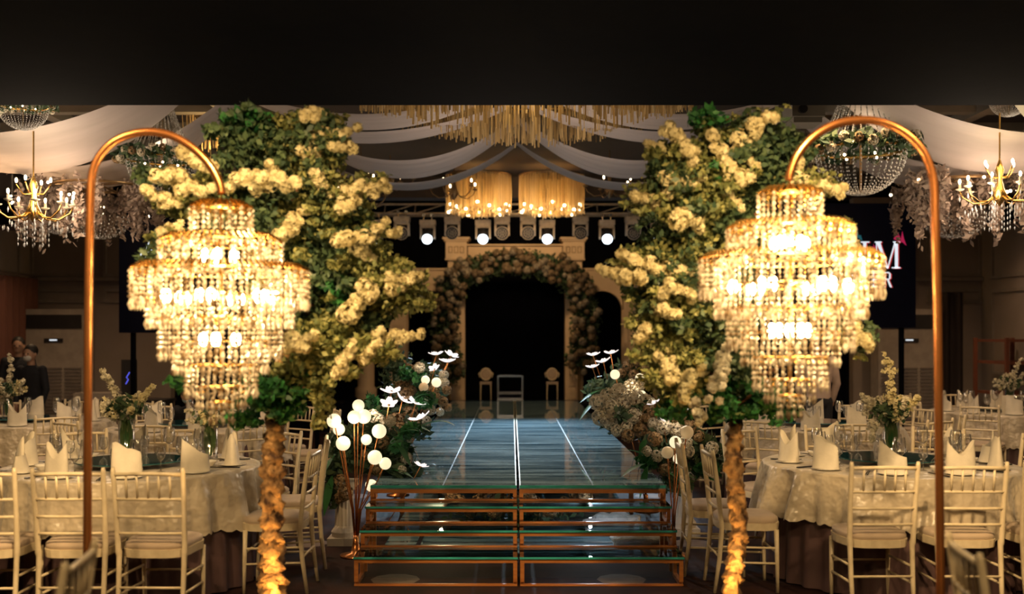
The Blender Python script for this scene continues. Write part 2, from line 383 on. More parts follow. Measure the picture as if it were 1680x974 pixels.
for sx, nm in ((-1, 'wall_stage_left'), (1, 'wall_stage_right')):
    b = MB(); b.box((sx*7.9, 20.0, 2.3), (0.1, 5.6, 4.6)); struct(nm, b, 'black_cloth')
    # black curtain closing the wing between the side wall and the stage
    b = MB(); xs = [sx*(3.9+i*0.06) for i in range(34)]
    vs = []; fs = []
    for i, x in enumerate(xs):
        yy = 17.25+0.05*math.sin(i*1.7)
        vs += [(x, yy, 0.02), (x, yy, 3.5), (x, yy+0.03, 0.02), (x, yy+0.03, 3.5)]
    for i in range(33):
        a = i*4; fs += [(a, a+4, a+5, a+1), (a+2, a+3, a+7, a+6), (a+1, a+5, a+7, a+3)]
    b.add(vs, fs)
    o = b.build('stage_curtain', 'black_cloth', smooth=True)
    meta(o, 'tall black wing curtain on the %s of the dark stage, beneath the video wall' % ('left' if sx < 0 else 'right'), 'curtain')
# fittings made up for the added soffit downlights and hall spots
for i, (x, y) in enumerate(FILL_DOWN):
    t = thing('fill_downlight', 'added unseen downlight in the black soffit above the camera, %s' % ('far left', 'centre left', 'centre right', 'far right', 'rear left', 'rear right')[i], 'lamp', (x, y, 3.45), group='added soffit downlights')
    b = MB(); b.lathe([(0.09, 0.0), (0.11, -0.012), (0.085, -0.012), (0.08, 0.0)], 16); b.build('rim', 'steel', t)
for i, (x, y) in enumerate(HALL_FILL):
    t = thing('spotlight', 'added fill spotlight over the %s banquet table' % ('second left', 'second right', 'outer left', 'outer right', 'floor behind the outer left', 'floor behind the outer right')[i], 'lamp', (x, y, 4.3), group='added hall spotlights')
    b = MB(); b.tube([(0, 0, 0), (0, 0, -0.10)], 0.05, 12, False); b.build('housing', 'fixture_dark', t)

# ================================================================= RUNWAY AND STEPS
SX = 0.045; HW = 1.10; SZ = 0.56; SD = 7.71
t = thing('glass_runway', 'long glossy blue runway with a glass top leading from the steps to the dark stage', 'stage', (SX, SD, 0))
for s_ in (-1, 1):
    b = MB(); b.box((s_*(HW/2+0.005), 5.25, SZ-0.0175), (HW-0.012, 10.5, 0.025)); b.build('deck_panel', 'runway_top', t)
    b = MB(); b.box((s_*(HW/2+0.005), -0.003, SZ-0.011), (HW-0.012, 0.006, 0.018)); b.build('glass_edge', 'glass_edge', t)
    b = MB(); b.box((s_*0.015, 5.25, SZ-0.0045), (0.009, 10.5, 0.003)); b.build('seam_strip', 'brass_strip', t)
    b = MB(); b.box((s_*0.56, 5.25, SZ-0.0045), (0.010, 10.5, 0.002)); b.build('joint_strip', 'joint_grey', t)
    b = MB(); b.box((s_*(HW-0.02), 5.25, SZ-0.05), (0.04, 10.5, 0.04)); b.build('side_rail', 'step_wood', t)
    for k in range(6):
        b = MB(); b.box((s_*(HW-0.02), 0.03+k*2.05, (SZ-0.07)/2), (0.04, 0.04, SZ-0.07)); b.build('leg', 'step_wood', t)
b = MB(); b.box((0, 5.3, 0.012), (2*HW-0.1, 10.3, 0.02)); b.build('base_panel', 'runway_top', t)
for s_ in (-1, 1):
    b = MB(); b.box((s_*0.78, 2.6, 0.03), (0.035, 5.0, 0.016)); b.build('base_strip', 'steel', t)
for yy in (0.5, 1.6):
    b = MB(); b.box((0, yy, 0.03), (1.5, 0.03, 0.014)); b.build('base_strip', 'steel', t)
for s_ in (-1, 1):
    b = MB(); b.box((s_*HW/2, 0.9, SZ-0.055), (0.03, 1.8, 0.03)); b.build('under_rail', 'steel', t)
t = thing('main_stage', 'wide black mirror floored stage at the far end of the runway', 'stage', (SX, 18.25, 0))
b = MB(); b.box((0, 2.3, SZ-0.03), (11.6, 4.55, 0.06)); b.build('deck', 'stage_floor_black', t)
b = MB(); b.box((0, 0.06, (SZ-0.06)/2), (11.6, 0.06, SZ-0.06)); b.build('fascia', 'black_cloth', t)
STEPS = [(7.46, 0.444), (7.21, 0.318), (6.91, 0.196)]
FR = 0.027
def wood_box(parent, w2, x0, yf, yb, z0, z1):
    """an open wooden box frame: front and back rectangle, side rails"""
    b = MB()
    for y in (yf+FR/2,):
        b.box((x0, y, z1-FR/2), (w2*2, FR, FR)); b.box((x0, y, z0+0.006), (w2*2, FR, 0.012))
        for s_ in (-1, 1): b.box((x0+s_*(w2-FR/2), y, (z0+z1)/2), (FR, FR, z1-z0-2*FR))
    for s_ in (-1, 1):
        for z in (z0+FR/2, z1-FR/2): b.box((x0+s_*(w2-FR/2), (yf+yb)/2, z), (FR, yb-yf-2*FR, FR))
        b.box((x0+s_*(w2-FR/2), yb-FR/2, (z0+z1)/2), (FR, FR, z1-z0))
    return b.build('step_frame', 'step_wood', parent)
for s_, side in ((-1, 'left'), (1, 'right')):
    t = thing('step_unit', 'orange wooden framed glass steps, %s half of the flight up to the runway' % side, 'steps', (SX, 0, 0), group='glass steps')
    tops = [(SD, SZ-0.03)]+STEPS
    for k, (yf, z) in enumerate(STEPS):
        w2 = HW/2-0.006; x0 = s_*(HW/2+0.004)
        yb = tops[k][0]-0.004
        z0 = STEPS[k+1][1]-0.0 if k+1 < len(STEPS) else 0.0
        z0 = z0 if k+1 < len(STEPS) else 0.012
        wood_box(t, w2, x0, yf, yb, 0.0 if k == len(STEPS)-1 else z0, z-0.016)
        g = MB(); g.box((x0, (yf+yb)/2, z-0.008), (w2*2+0.01, yb-yf+0.02, 0.013)); tr = g.build('glass_tread', 'tread_glass', t)
        g = MB(); g.box((x0, yf-0.013, z-0.008), (w2*2+0.01, 0.004, 0.014)); g.build('glass_edge', 'glass_edge', tr)
        if k < 2:
            for q in (-1, 1):
                g = MB(); g.box((x0+q*(w2-FR/2), yb-0.1, z0/2), (FR, FR, z0)); g.build('support_post', 'step_wood', t)
        g = MB(); g.box((x0, yf+FR+0.006, (z0+z)/2-0.008), (w2*2-0.08, 0.006, z-z0-0.09)); g.build('glass_riser', 'riser_glass', t)
    wood_box(t, HW/2-0.006, s_*(HW/2+0.004), SD-0.01-0.0, SD+0.2, STEPS[0][1], SZ-0.032).location.y = 0.0
# white fur heaps lying under the steps
for (px, py, d, r_, lab) in ((1008, 855, 8.75, 0.145, 'white fluffy fur heap under the right half of the glass steps, the upper one'),
                             (1042, 888, 8.1, 0.125, 'white fluffy fur heap under the right half of the glass steps, the lower one')):
    x = (px-CX)/F*d
    b = MB(); b.ball((0, 0, 0), 1, 20, 12, r_*1.7, 0.14, 0.085)
    b.v = [(p[0]*(1+.12*math.sin(9*p[0]*8)), p[1], p[2]*(1+.25*math.sin(p[0]*40)+.2*math.sin(p[1]*50+p[0]*23))+0.0) for p in b.v]
    z = 0.095
    meta(b.build('fur_heap', 'white_fur', smooth=True, loc=(x, d, z)), lab, 'fur')

# ================================================================= CHAIRS
def make_chair(label):
    t = thing('chiavari_chair', label, 'chair')
    b = MB(); n = 22; pr = []
    def outline(i, k=1.0):
        a = 2*PI*i/n; ca, sa = math.cos(a), math.sin(a)
        wx = (0.205 if sa > 0 else 0.19)*k
        return (math.copysign(abs(ca)**0.55, ca)*wx, 0.0+math.copysign(abs(sa)**0.6, sa)*0.20*k)
    vs = []; fs = []
    for (z, k) in ((0.452, 0.97), (0.462, 1.0), (0.478, 1.0), (0.490, 0.93), (0.494, 0.6), (0.495, 0.0)):
        for i in range(n): x, y = outline(i, k); vs.append((x, y, z))
    for r_ in range(5):
        for i in range(n): a = r_*n+i; c = r_*n+(i+1) % n; fs.append((a, c, c+n, a+n))
    b.add(vs, fs); b.build('seat_cushion', 'cushion', t, True)
    b = MB(); vs = []; fs = []
    for (z, k) in ((0.405, 0.0), (0.405, 1.0), (0.452, 1.03), (0.452, 0.0)):
        for i in range(n): x, y = outline(i, k); vs.append((x, y, z))
    for r_ in range(3):
        for i in range(n): a = r_*n+i; c = r_*n+(i+1) % n; fs.append((a, c, c+n, a+n))
    b.add(vs, fs); b.build('seat_frame', 'chair_white', t)
    for s_ in (-1, 1):
        b = MB()
        b.tube([(s_*0.180, -0.235, 0), (s_*0.184, -0.205, 0.22), (s_*0.186, -0.19, 0.42), (s_*0.188, -0.192, 0.44), (s_*0.19, -0.195, 0.46),
                (s_*0.193, -0.215, 0.66), (s_*0.197, -0.25, 0.90), (s_*0.197, -0.253, 0.925)],
               [0.012, 0.015, 0.0165, 0.020, 0.0165, 0.016, 0.0145, 0.010], 8); b.build('back_post', 'chair_white', t, True)
        b = MB(); b.tube([(s_*0.175, 0.175, 0), (s_*0.178, 0.17, 0.2), (s_*0.178, 0.165, 0.41)], [0.011, 0.014, 0.016], 8); b.build('front_leg', 'chair_white', t, True)
        for z in (0.20, 0.30):
            b = MB(); b.tube([(s_*0.18, -0.205, z), (s_*0.178, 0.17, z-0.01)], 0.008, 6); b.build('stretcher', 'chair_white', t, True)
    def backpt(x, z):
        f = (z-0.46)/0.44; return (x, -0.195-0.055*f+0.0-0.012*(1-(x/0.19)**2), z)
    for z in (0.885, 0.745, 0.645, 0.548):
        b = MB(); b.tube([backpt(-0.188+0.376*i/6, z+(0.006 if z > .8 else 0)*math.cos((i-3)/3*1.5)) for i in range(7)], 0.0095 if z < .8 else 0.012, 6); b.build('back_rail', 'chair_white', t, True)
    for k in range(5):
        x = (-2+k)*0.062; b = MB(); b.tube([backpt(x, 0.752), backpt(x, 0.88)], 0.0075, 6); b.build('spindle', 'chair_white', t, True)
    for (y0, z) in ((-0.21, 0.24), (0.17, 0.26)):
        b = MB(); b.tube([(-0.178, y0, z), (0.178, y0, z)], 0.008, 6); b.build('stretcher', 'chair_white', t, True)
    return t
chairs = []
proto_chair = [None]
def chair(x, y, rz, label):
    """rz = 0 faces away from the camera (+Y)"""
    if proto_chair[0] is None:
        t = make_chair(label); t.location = (x, y, 0); t.rotation_euler = (0, 0, rz); t['group'] = 'chiavari chairs'; proto_chair[0] = t; return t
    return dup(proto_chair[0], (x, y, 0), rz, label, 'chiavari chairs')
TL = (-2.63, 7.15); TR = (2.66, 7.32); T2L = (-3.15, 10.35); T2R = (3.05, 10.5); T3L = (-5.15, 11.0); T3R = (5.95, 12.5)
chair(-2.04, 6.07, -0.02, 'white spindle back chair at the near left table, right of the copper arch pole')
chair(-2.50, 6.07, 0.02, 'white spindle back chair at the near left table, crossed by the copper arch pole')
chair(-3.00, 6.05, 0.05, 'white spindle back chair at the near left table, at the photo edge')
chair(-1.56, 6.88, PI/2, 'white chair seen side on beside the left tree trunk, its back to the runway')
chair(-1.60, 7.55, PI/2+0.2, 'white chair behind the side on chair by the left trunk, near the globe lamps')
chair(2.19, 6.35, 0.02, 'white spindle back chair at the near right table, left of the arch pole')
chair(2.72, 6.35, -0.02, 'white spindle back chair at the near right table, just right of the copper arch pole')
chair(3.27, 6.42, -0.05, 'white spindle back chair at the near right table, at the photo edge')
chair(1.55, 6.90, -PI/2, 'white chair seen side on, just right of the right tree trunk, cushion in the light')
chair(1.44, 7.36, -PI/2-0.05, 'white chair left of the right tree trunk, its ladder back towards the steps')
chair(-1.73, 3.52, PI/2+0.15, 'blurred white chair top at the bottom left corner of the photo')
chair(1.86, 3.66, -PI/2-0.15, 'blurred white chair top at the bottom right corner of the photo')
SLOT = {0: 'back centre', 1: 'back right', 2: 'right hand', 3: 'right front', 4: 'front right', 5: 'front centre', 6: 'front left', 7: 'left front', 8: 'left hand', 9: 'back left'}
def ring_chairs(T, ks, n, R, desc, off=0.0):
    for k in ks:
        a = PI/2-2*PI*k/n-off
        x, y = T[0]+R*math.cos(a), T[1]+R*math.sin(a)
        pos = SLOT[k] if n == 10 else '%d' % k
        chair(x, y, a+PI/2, 'white chair at the %s side of the %s' % (pos, desc))
ring_chairs(TL, (0, 1, 8, 9), 10, 1.13, 'near left banquet table')
ring_chairs(TR, (0, 1, 2, 9), 10, 1.13, 'near right banquet table')
ring_chairs(T2L, (0, 1, 2, 4, 5, 6, 9), 10, 1.15, 'second left banquet table')
ring_chairs(T2R, (0, 1, 2, 3, 4, 5, 6, 8, 9), 10, 1.15, 'second right banquet table')
ring_chairs(T3L, (0, 1, 4, 5, 6, 7, 9), 10, 1.15, 'outer left banquet table')
ring_chairs(T3R, (0, 1, 3, 5, 6, 7, 8, 9), 10, 1.15, 'outer right banquet table')
chair(-4.35, 8.7, -0.4, 'white chair standing free between the left tables, nearer the aisle')
chair(5.0, 9.0, 0.4, 'white chair standing free between the right tables')

# ================================================================= TABLES
def make_cloth(R, zt, zb, seed):
    rnd = random.Random(seed); b = MB(); n = 240; vs = [(0, 0, zt+0.004)]; fs = []
    ph = [rnd.random()*6.28 for _ in range(6)]
    def fold(a): return (0.6*math.sin(14*a+ph[0])+0.4*math.sin(23*a+ph[1]+math.sin(3*a))+0.3*math.sin(31*a+ph[2]))*(0.75+0.35*math.sin(2*a+ph[3]))
    levels = [0.0, 0.03, 0.12, 0.3, 0.5, 0.7, 0.85, 1.0]
    rings = [(R*0.5, None), (R*0.97, None)]
    for (r, _) in rings:
        for k in range(n): a = 2*PI*k/n; vs.append((r*math.cos(a), r*math.sin(a), zt+0.004))
    for lv in levels:
        for k in range(n):
            a = 2*PI*k/n; r = R+0.006+lv*0.055+(lv**0.6)*0.078*fold(a)
            sc = 0.018*abs(math.sin(a*40)) if lv == 1.0 else 0
            dz = (zt-zb)*lv*(1+0.10*math.sin(3*a+ph[4])+0.05*math.sin(7*a+ph[5]))
            vs.append((r*math.cos(a), r*math.sin(a), zt-0.004-dz-sc))
    for k in range(n): fs.append((0, 1+k, 1+(k+1) % n))
    for i in range(len(levels)+1):
        for k in range(n): a = 1+i*n+k; c = 1+i*n+(k+1) % n; fs.append((a, a+n, c+n, c))
    return b.add(vs, fs)
def make_skirt(R, zt):
    b = MB(); n = 200; vs = []; fs = []
    for (z, k_) in ((zt-0.02, 0.0), (zt/2, 0.6), (0.01, 1.0)):
        for k in range(n):
            a = 2*PI*k/n; r = R-0.015+0.022*k_*math.sin(a*34)+0.03*k_; vs.append((r*math.cos(a), r*math.sin(a), z))
    for i in range(2):
        for k in range(n): a = i*n+k; c = i*n+(k+1) % n; fs.append((a, a+n, c+n, c))
    return b.add(vs, fs)
NAP = {}
def napkin_mesh(kind):
    b = MB(); n = 28; vs = []; fs = []
    for lv in range(5):
        for k in range(n):
            a = 2*PI*k/n
            if kind == 0: h = 0.085+0.075*abs(math.cos(a))**1.6                      # two horns with a V between
            elif kind == 1: h = 0.08+0.085*max(0, math.cos(a*0.5))**3                # one tall tilted point
            else: h = 0.10+0.055*max(0, math.cos(a))+0.03*abs(math.sin(a))           # rounded hood
            f = lv/4; r = 0.052*(1-0.12*f)+0.004*math.sin(3*a)
            squash = 1-0.5*f if kind else 1-0.25*f
            vs.append((r*math.cos(a)*1.35, r*math.sin(a)*0.75*squash, h*f+0.0))
    for lv in range(4):
        for k in range(n): a = lv*n+k; c = lv*n+(k+1) % n; fs.append((a, c, c+n, a+n))
    return b.add(vs, fs)
proto = {}
def place(key, maker, loc, rz, label, group, scale=None):
    if key not in proto:
        o = maker(label); proto[key] = o; o.location = loc; o.rotation_euler = (0, 0, rz); o['group'] = group
        if scale: o.scale = (scale,)*3
        return o
    return dup(proto[key], loc, rz, label, group, scale)
def mk_napkin(kind):
    def f(label):
        o = napkin_mesh(kind).build('folded_napkin', 'napkin', smooth=True); meta(o, label, 'napkin'); return o
    return f
def mk_plate(label):
    t = thing('dinner_plate', label, 'plate'); b = MB()
    b.lathe([(0.0, 0.003), (0.055, 0.003), (0.095, 0.014), (0.098, 0.013), (0.06, 0.0), (0.0, 0.0)], 24); b.build('dish', 'porcelain', t, True)
    return t
def mk_glass(label):
    t = thing('wine_glass', label, 'glass')
    b = MB(); b.lathe([(0.0, 0.088), (0.014, 0.09), (0.032, 0.11), (0.038, 0.14), (0.035, 0.175), (0.030, 0.20)], 18); b.build('bowl', 'clear_glass', t, True)
    b = MB(); b.lathe([(0.033, 0.0), (0.030, 0.003), (0.006, 0.008), (0.004, 0.03), (0.004, 0.08), (0.012, 0.09)], 14); b.build('stem', 'clear_glass', t, True)
    return t
def mk_sticks(label):
    t = thing('chopsticks', label, 'chopsticks')
    for s_ in (-1, 1):
        b = MB(); b.tube([(s_*0.007, -0.11, 0.006), (s_*0.004, 0.11, 0.006)], [0.004, 0.0025], 6); b.build('stick', 'black_lacquer', t)
    return t
def mk_bowl(label):
    o = MB().lathe([(0.0, 0.004), (0.02, 0.0), (0.024, 0.006), (0.045, 0.03), (0.05, 0.042), (0.046, 0.04), (0.02, 0.012), (0.0, 0.01)], 18).build('small_bowl', 'porcelain', smooth=True)
    return meta(o, label, 'bowl')
NSLOT = ['back', 'back right', 'right, nearer the back', 'right, nearer the front', 'front right', 'front', 'front left', 'left, nearer the front', 'left, nearer the back', 'back left']
ZT = 0.77
def table(T, desc, R=0.85, seed=1, detail=2, phase=0.31):
    t = thing('banquet_table', 'round banquet table with a dark mauve skirt, the %s' % desc, 'table', (T[0], T[1], 0), group='banquet tables')
    b = MB(); b.lathe([(0, ZT-0.03), (R, ZT-0.03), (R, ZT-0.002), (0, ZT-0.002)], 40); b.build('table_top', 'rust_wood', t)
    make_skirt(R, ZT).build('table_skirt', 'mauve_skirt', t, True)
    b = MB(); b.tube([(0, 0, 0), (0, 0, ZT-0.03)], 0.04, 8); b.build('pedestal', 'steel', t)
    c = make_cloth(R+0.012, ZT, ZT-0.33, seed).build('tablecloth', 'satin', smooth=True, loc=(T[0], T[1], 0))
    meta(c, 'champagne satin cloth with scalloped hem over the %s' % desc, 'tablecloth', 'tablecloths')
    z = ZT+0.005
    o = MB().lathe([(0, 0.0), (0.05, 0.0), (0.05, 0.03), (0.36, 0.03), (0.37, 0.036), (0.36, 0.042), (0, 0.042)], 40).build('lazy_susan', 'teal_glass', loc=(T[0], T[1], z), smooth=False)
    meta(o, 'dark teal glass turntable in the middle of the %s' % desc, 'turntable', 'glass turntables')
    for k in range(10):
        a = PI/2-2*PI*k/10-phase
        def at(r, da=0.0): return (T[0]+r*math.cos(a+da), T[1]+r*math.sin(a+da), z)
        face = a-PI/2
        if detail >= 1:
            place('plate', mk_plate, at(0.70), 0, 'white plate under a napkin on the %s, %s' % (desc, NSLOT[k]), 'dinner plates')
        p = at(0.70); kd = (k*7+seed) % 3
        place('nap%d' % kd, mk_napkin(kd), (p[0], p[1], z+(0.010 if detail >= 1 else 0)), face+random.uniform(-.5, .5), '%s white napkin standing on the %s, %s' % (('twin peaked', 'one pointed', 'hooded')[kd], desc, NSLOT[k]), 'folded napkins', 1.35)
        p = at(0.50, 0.10)
        place('glass', mk_glass, p, 0, 'stemmed wine glass on the %s, %s' % (desc, NSLOT[k]), 'wine glasses', 1.12)
        if detail >= 2:
            p = at(0.46, -0.18)
            place('glass', mk_glass, p, 0, 'smaller stemmed water glass on the %s, %s' % (desc, NSLOT[k]), 'water glasses', 0.82)
            p = at(0.70, -0.22); place('sticks', mk_sticks, p, face+PI-0.1, 'pair of black chopsticks on the %s, %s' % (desc, NSLOT[k]), 'chopsticks')
            p = at(0.56, -0.10)
            if k % 2 == 0: place('bowl', mk_bowl, p, 0, 'small white sauce bowl on the %s, %s' % (desc, NSLOT[k]), 'sauce bowls')
table(TL, 'near left table', seed=1)
table(TR, 'near right table', seed=2)
table(T2L, 'second left table', seed=3, detail=1)
table(T2R, 'second right table', seed=4, detail=1)
table(T3L, 'outer left table', seed=5, detail=1)
table(T3R, 'outer right table', seed=6, detail=1)

# vases with flowers
def vase(x, y, h, label, sprays, leaf=True, sc=1.0):
    z = ZT+0.047
    t = thing('flower_vase', label, 'vase', (x, y, z))
    b = MB(); b.lathe([(0.0, 0.0), (0.055, 0.0), (0.055, 0.01), (0.052, 0.02), (0.055, h), (0.053, h)], 20); b.build('glass_cylinder', 'clear_glass', t, True)
    if leaf:
        b = MB()
        for q in range(2):
            vs = []; fs = []
            for i in range(9):
                f = i/8; wd = 0.042*math.sin(PI*min(0.98, f*0.8+0.12))
                for s_ in (-1, 0, 1): vs.append((s_*wd, 0.01*(q-.5)*2-0.012*abs(s_)+0.015*math.sin(f*4), 0.02+h*0.95*f))
            for i in range(8):
                for s_ in range(2): a = i*3+s_; fs.append((a, a+1, a+4, a+3))
            b.add(vs, fs)
        b.build('rolled_leaf', 'vase_leaf', t, True)
    for (dx, dz, dx2, dz2, r_, m_) in sprays:
        spray('flower_spike', m_, (dx*sc, random.uniform(-.03, .03), h+dz*sc), (dx2*sc, random.uniform(-.05, .05), h+dz2*sc), r_*sc, int(90+2600*r_), 0.017*sc, t)
        b = MB(); b.tube([(0, 0, 0.05), (dx*sc*.5, 0, h), (dx*sc, 0, h+dz*sc)], 0.004, 5); b.build('stem', 'leaf_bright', t)
    leaf_cloud('foliage', 'leaf_dark', [((0, 0, h+0.06*sc), (0.14*sc, 0.10*sc, 0.08*sc))], 180, 0.028*sc, t)
    for q in range(14):
        a = random.random()*6.28; rr = random.uniform(.05, .17)*sc
        spray('blossom', 'blossom_white' if q % 3 else 'blossom', (rr*math.cos(a), rr*math.sin(a)*.7, h+random.uniform(-.02, .14)*sc), (rr*1.25*math.cos(a), rr*.9*math.sin(a), h+random.uniform(0, .18)*sc), 0.022*sc, 40, 0.016*sc, t)
    return t
W_ = 'blossom_white'; O_ = 'blossom'
vase(-2.66, 7.15, 0.30, 'tall glass vase with green leaf and cream flower spikes on the near left table',
     [(-0.02, 0.08, -0.16, 0.30, 0.035, W_), (0.04, 0.05, 0.18, 0.20, 0.03, O_), (-0.08, 0.02, 0.08, 0.06, 0.055, W_), (0.05, 0.0, -0.05, 0.14, 0.05, W_)])
vase(-2.10, 7.2, 0.24, 'glass vase of green fronds beneath the left crystal chandelier',
     [(-0.03, 0.02, -0.06, 0.12, 0.03, O_)], True, 0.8)
vase(2.68, 7.32, 0.26, 'tall glass vase with a high cream flower spike on the near right table',
     [(0.0, 0.10, -0.02, 0.46, 0.04, O_), (0.04, 0.05, 0.20, 0.16, 0.028, O_), (-0.05, 0.03, -0.20, 0.18, 0.03, W_), (-0.1, 0.0, 0.1, 0.06, 0.06, W_), (-0.12, -0.04, -0.15, -0.14, 0.02, W_)])
vase(-5.35, 11.0, 0.24, 'glass vase with a white orchid spike and peach flowers on the outer left table',
     [(0.0, 0.10, 0.02, 0.42, 0.035, W_), (-0.04, 0.03, -0.22, 0.12, 0.03, W_), (0.03, 0.03, 0.2, 0.14, 0.035, W_), (-0.1, 0.0, 0.12, 0.02, 0.055, 'bloom_cream')])
vase(6.0, 12.5, 0.24, 'glass vase with bending white flower spikes on the outer right table',
     [(0.0, 0.08, 0.14, 0.36, 0.03, W_), (-0.04, 0.03, -0.2, 0.10, 0.03, W_), (0.02, 0.0, 0.14, 0.05, 0.05, W_)])
o = MB().box((0, 0, 0.11), (0.14, 0.012, 0.22)).build('table_card', 'napkin', loc=(5.72, 11.95, ZT+0.005)); meta(o, 'white upright table card on the outer right table', 'card')

# ================================================================= CRYSTAL CHANDELIERS ON THE ARCHES
def crystal_strings(b, r, z0, z1, step=0.029, gold=None):
    n = max(8, int(2*PI*r/step))
    for k in range(n):
        a = 2*PI*k/n; x, y = r*math.cos(a), r*math.sin(a); z = z0-0.004
        rr = 0.0115 if k % 2 else 0.0065
        zz = z1 if k % 2 else z1+0.008; q = 0
        while z > zz+0.045:
            tgt = gold if (gold is not None and q < 2 and k % 2 == 0) else b
            tgt.octa((x, y, z), rr, 0.0112); z -= 0.0225; q += 1
        b.octa((x, y, z-0.014), rr, 0.026)
TIERS = [(0.140, 0.0, -0.165), (0.276, -0.155, -0.305), (0.397, -0.290, -0.465), (0.328, -0.40, -0.56), (0.274, -0.50, -0.69), (0.212, -0.61, -0.77), (0.160, -0.72, -0.865), (0.108, -0.82, -0.93), (0.054, -0.89, -1.0)]
def make_big_chandelier(label):
    t = thing('crystal_chandelier', label, 'chandelier')
    for i, (r, z0, z1) in enumerate(TIERS):
        b = MB(); pts = [(r*math.cos(2*PI*k/40), r*math.sin(2*PI*k/40), z0) for k in range(41)]
        b.tube(pts, 0.0045, 6, False)
        if i < 3:                                   # scalloped crystal shoulders of the upper tiers
            n = int(2*PI*r/0.029)
            for k in range(n):
                a = 2*PI*k/n
                for q in range(3):
                    f = q/3; b.octa(((r-0.006-0.017*q)*math.cos(a), (r-0.006-0.017*q)*math.sin(a), z0+0.012+0.010*q), 0.0105, 0.010)
        for k in range(6):
            a = 2*PI*k/6; b.tube([(0, 0, z0+0.0), (r*math.cos(a), r*math.sin(a), z0)], 0.003, 4, False)
        g_ = b; b = MB(); crystal_strings(b, r, z0, z1, 0.029, g_)
        g_.build('tier_ring', 'gold', t)
        if r > 0.25: crystal_strings(b, r-0.08, z0, z1+0.03, 0.06)
        o = b.build('crystal_fringe', 'crystal', t); o['kind'] = 'stuff'
    b = MB(); b.tube([(0, 0, 0.05), (0, 0, -0.95)], 0.008, 8); b.build('stem', 'gold', t)
    b = MB(); b.lathe([(0.0, 0.05), (0.03, 0.045), (0.05, 0.02), (0.14, 0.004), (0.14, -0.004), (0.0, -0.002)], 24); b.build('top_cap', 'gold', t, True)
    for (x, y, z) in BULBS:
        b = MB(); b.ball((x, y, z), 0.020, 10, 7, sz=1.6); b.build('bulb', 'bulb_warm', t)
    return t
BULBS = [(0.07*math.cos(a), 0.07*math.sin(a), -0.215) for a in (-1.57, -0.3, 0.95, 2.2, 3.44)]
BULBS += [(0.25*math.cos(a+da), 0.25*math.sin(a+da), -0.405) for a in [-PI/2+PI/3*k for k in range(6)] for da in (-0.1, 0.1)]
BULBS += [(0.08*math.cos(a), 0.08*math.sin(a), zz) for a in (-1.57, -0.3, 0.95, 2.2, 3.44) for zz in (-0.60,)]
big = make_big_chandelier('crystal tier chandelier glowing on the left copper arch')
CL = (P(363, 343, 4.78)[0], 4.78, P(363, 343, 4.78)[2]); CR = (P(1296, 320, 4.6)[0], 4.6, P(1296, 320, 4.6)[2])
big.location = CL
big['group'] = 'arch chandeliers'
dup(big, CR, 0.4, 'crystal tier chandelier glowing on the right copper arch', 'arch chandeliers')
for C_ in (CL, CR):
    for i, (dx, dy, dz, pw) in enumerate(((0, -0.12, -0.22, 7), (-0.24, -0.14, -0.42, 5), (0.24, -0.14, -0.42, 5), (0, -0.28, -0.42, 4), (0, 0.2, -0.39, 6), (0, -0.13, -0.60, 6), (0, 0, -0.8, 1.0))):
        lamp('POINT', 'chandelier_lamp', (C_[0]+dx, C_[1]+dy, C_[2]+dz), pw*0.78, (1.0, 0.69, 0.36), 0.03)
def arch(pts, d, label, basex):
    t = thing('arch_stand', label, 'stand', (basex, d, 0), group='copper arch stands')
    W = [P(px, py, d) for (px, py) in pts]
    W = [(p[0]-basex, 0.0, p[2]) for p in W]
    # smooth by Catmull-Rom
    S = []
    for i in range(len(W)-1):
        p0 = Vector(W[max(i-1, 0)]); p1 = Vector(W[i]); p2 = Vector(W[i+1]); p3 = Vector(W[min(i+2, len(W)-1)])
        for k in range(5):
            u = k/5; S.append(0.5*((2*p1)+(p2-p0)*u+(2*p0-5*p1+4*p2-p3)*u*u+(3*p1-p0-3*p2+p3)*u**3))
    S.append(Vector(W[-1])); S = [Vector((S[0].x, 0, 0.01))]+S
    b = MB(); b.tube(S, 0.019, 14); b.build('bent_tube', 'copper', t, True)
    b = MB(); b.lathe([(0, 0), (0.2, 0), (0.2, 0.012), (0.02, 0.018), (0, 0.018)], 28); b.build('base_plate', 'copper', t)
    return t
a1 = arch([(143, 955), (144, 700), (145, 560), (146, 450), (147, 380), (148, 330), (150, 292), (160, 262), (182, 236), (212, 221), (248, 216), (285, 224), (318, 244), (345, 272), (360, 300), (364, 318)], 4.78, 'bent copper arch stand carrying the left crystal chandelier', P(143, 955, 4.78)[0])
a2 = arch([(1543, 955), (1541, 760), (1539, 600), (1537, 480), (1535, 400), (1534, 350), (1533, 310), (1528, 280), (1512, 245), (1482, 216), (1445, 200), (1408, 197), (1370, 204), (1335, 224), (1310, 252), (1297, 282), (1295, 296)], 4.6, 'bent copper arch stand carrying the right crystal chandelier', P(1543, 955, 4.6)[0])
for (par, C_, zt) in ((a1, CL, P(0, 318, 4.78)[2]), (a2, CR, P(0, 296, 4.6)[2])):
    b = MB(); zz = C_[2]+0.05; k = 0
    while zz < zt:
        r_ = 0.008; cx_ = C_[0]-par.location[0]
        pts = [(cx_+(r_*math.cos(q) if k % 2 else 0), (0 if k % 2 else r_*math.cos(q)), zz+0.012*math.sin(q)+0.01) for q in [2*PI*i/8 for i in range(9)]]
        b.tube(pts, 0.0022, 5, False); zz += 0.018; k += 1
    b.build('chain', 'gold', par)

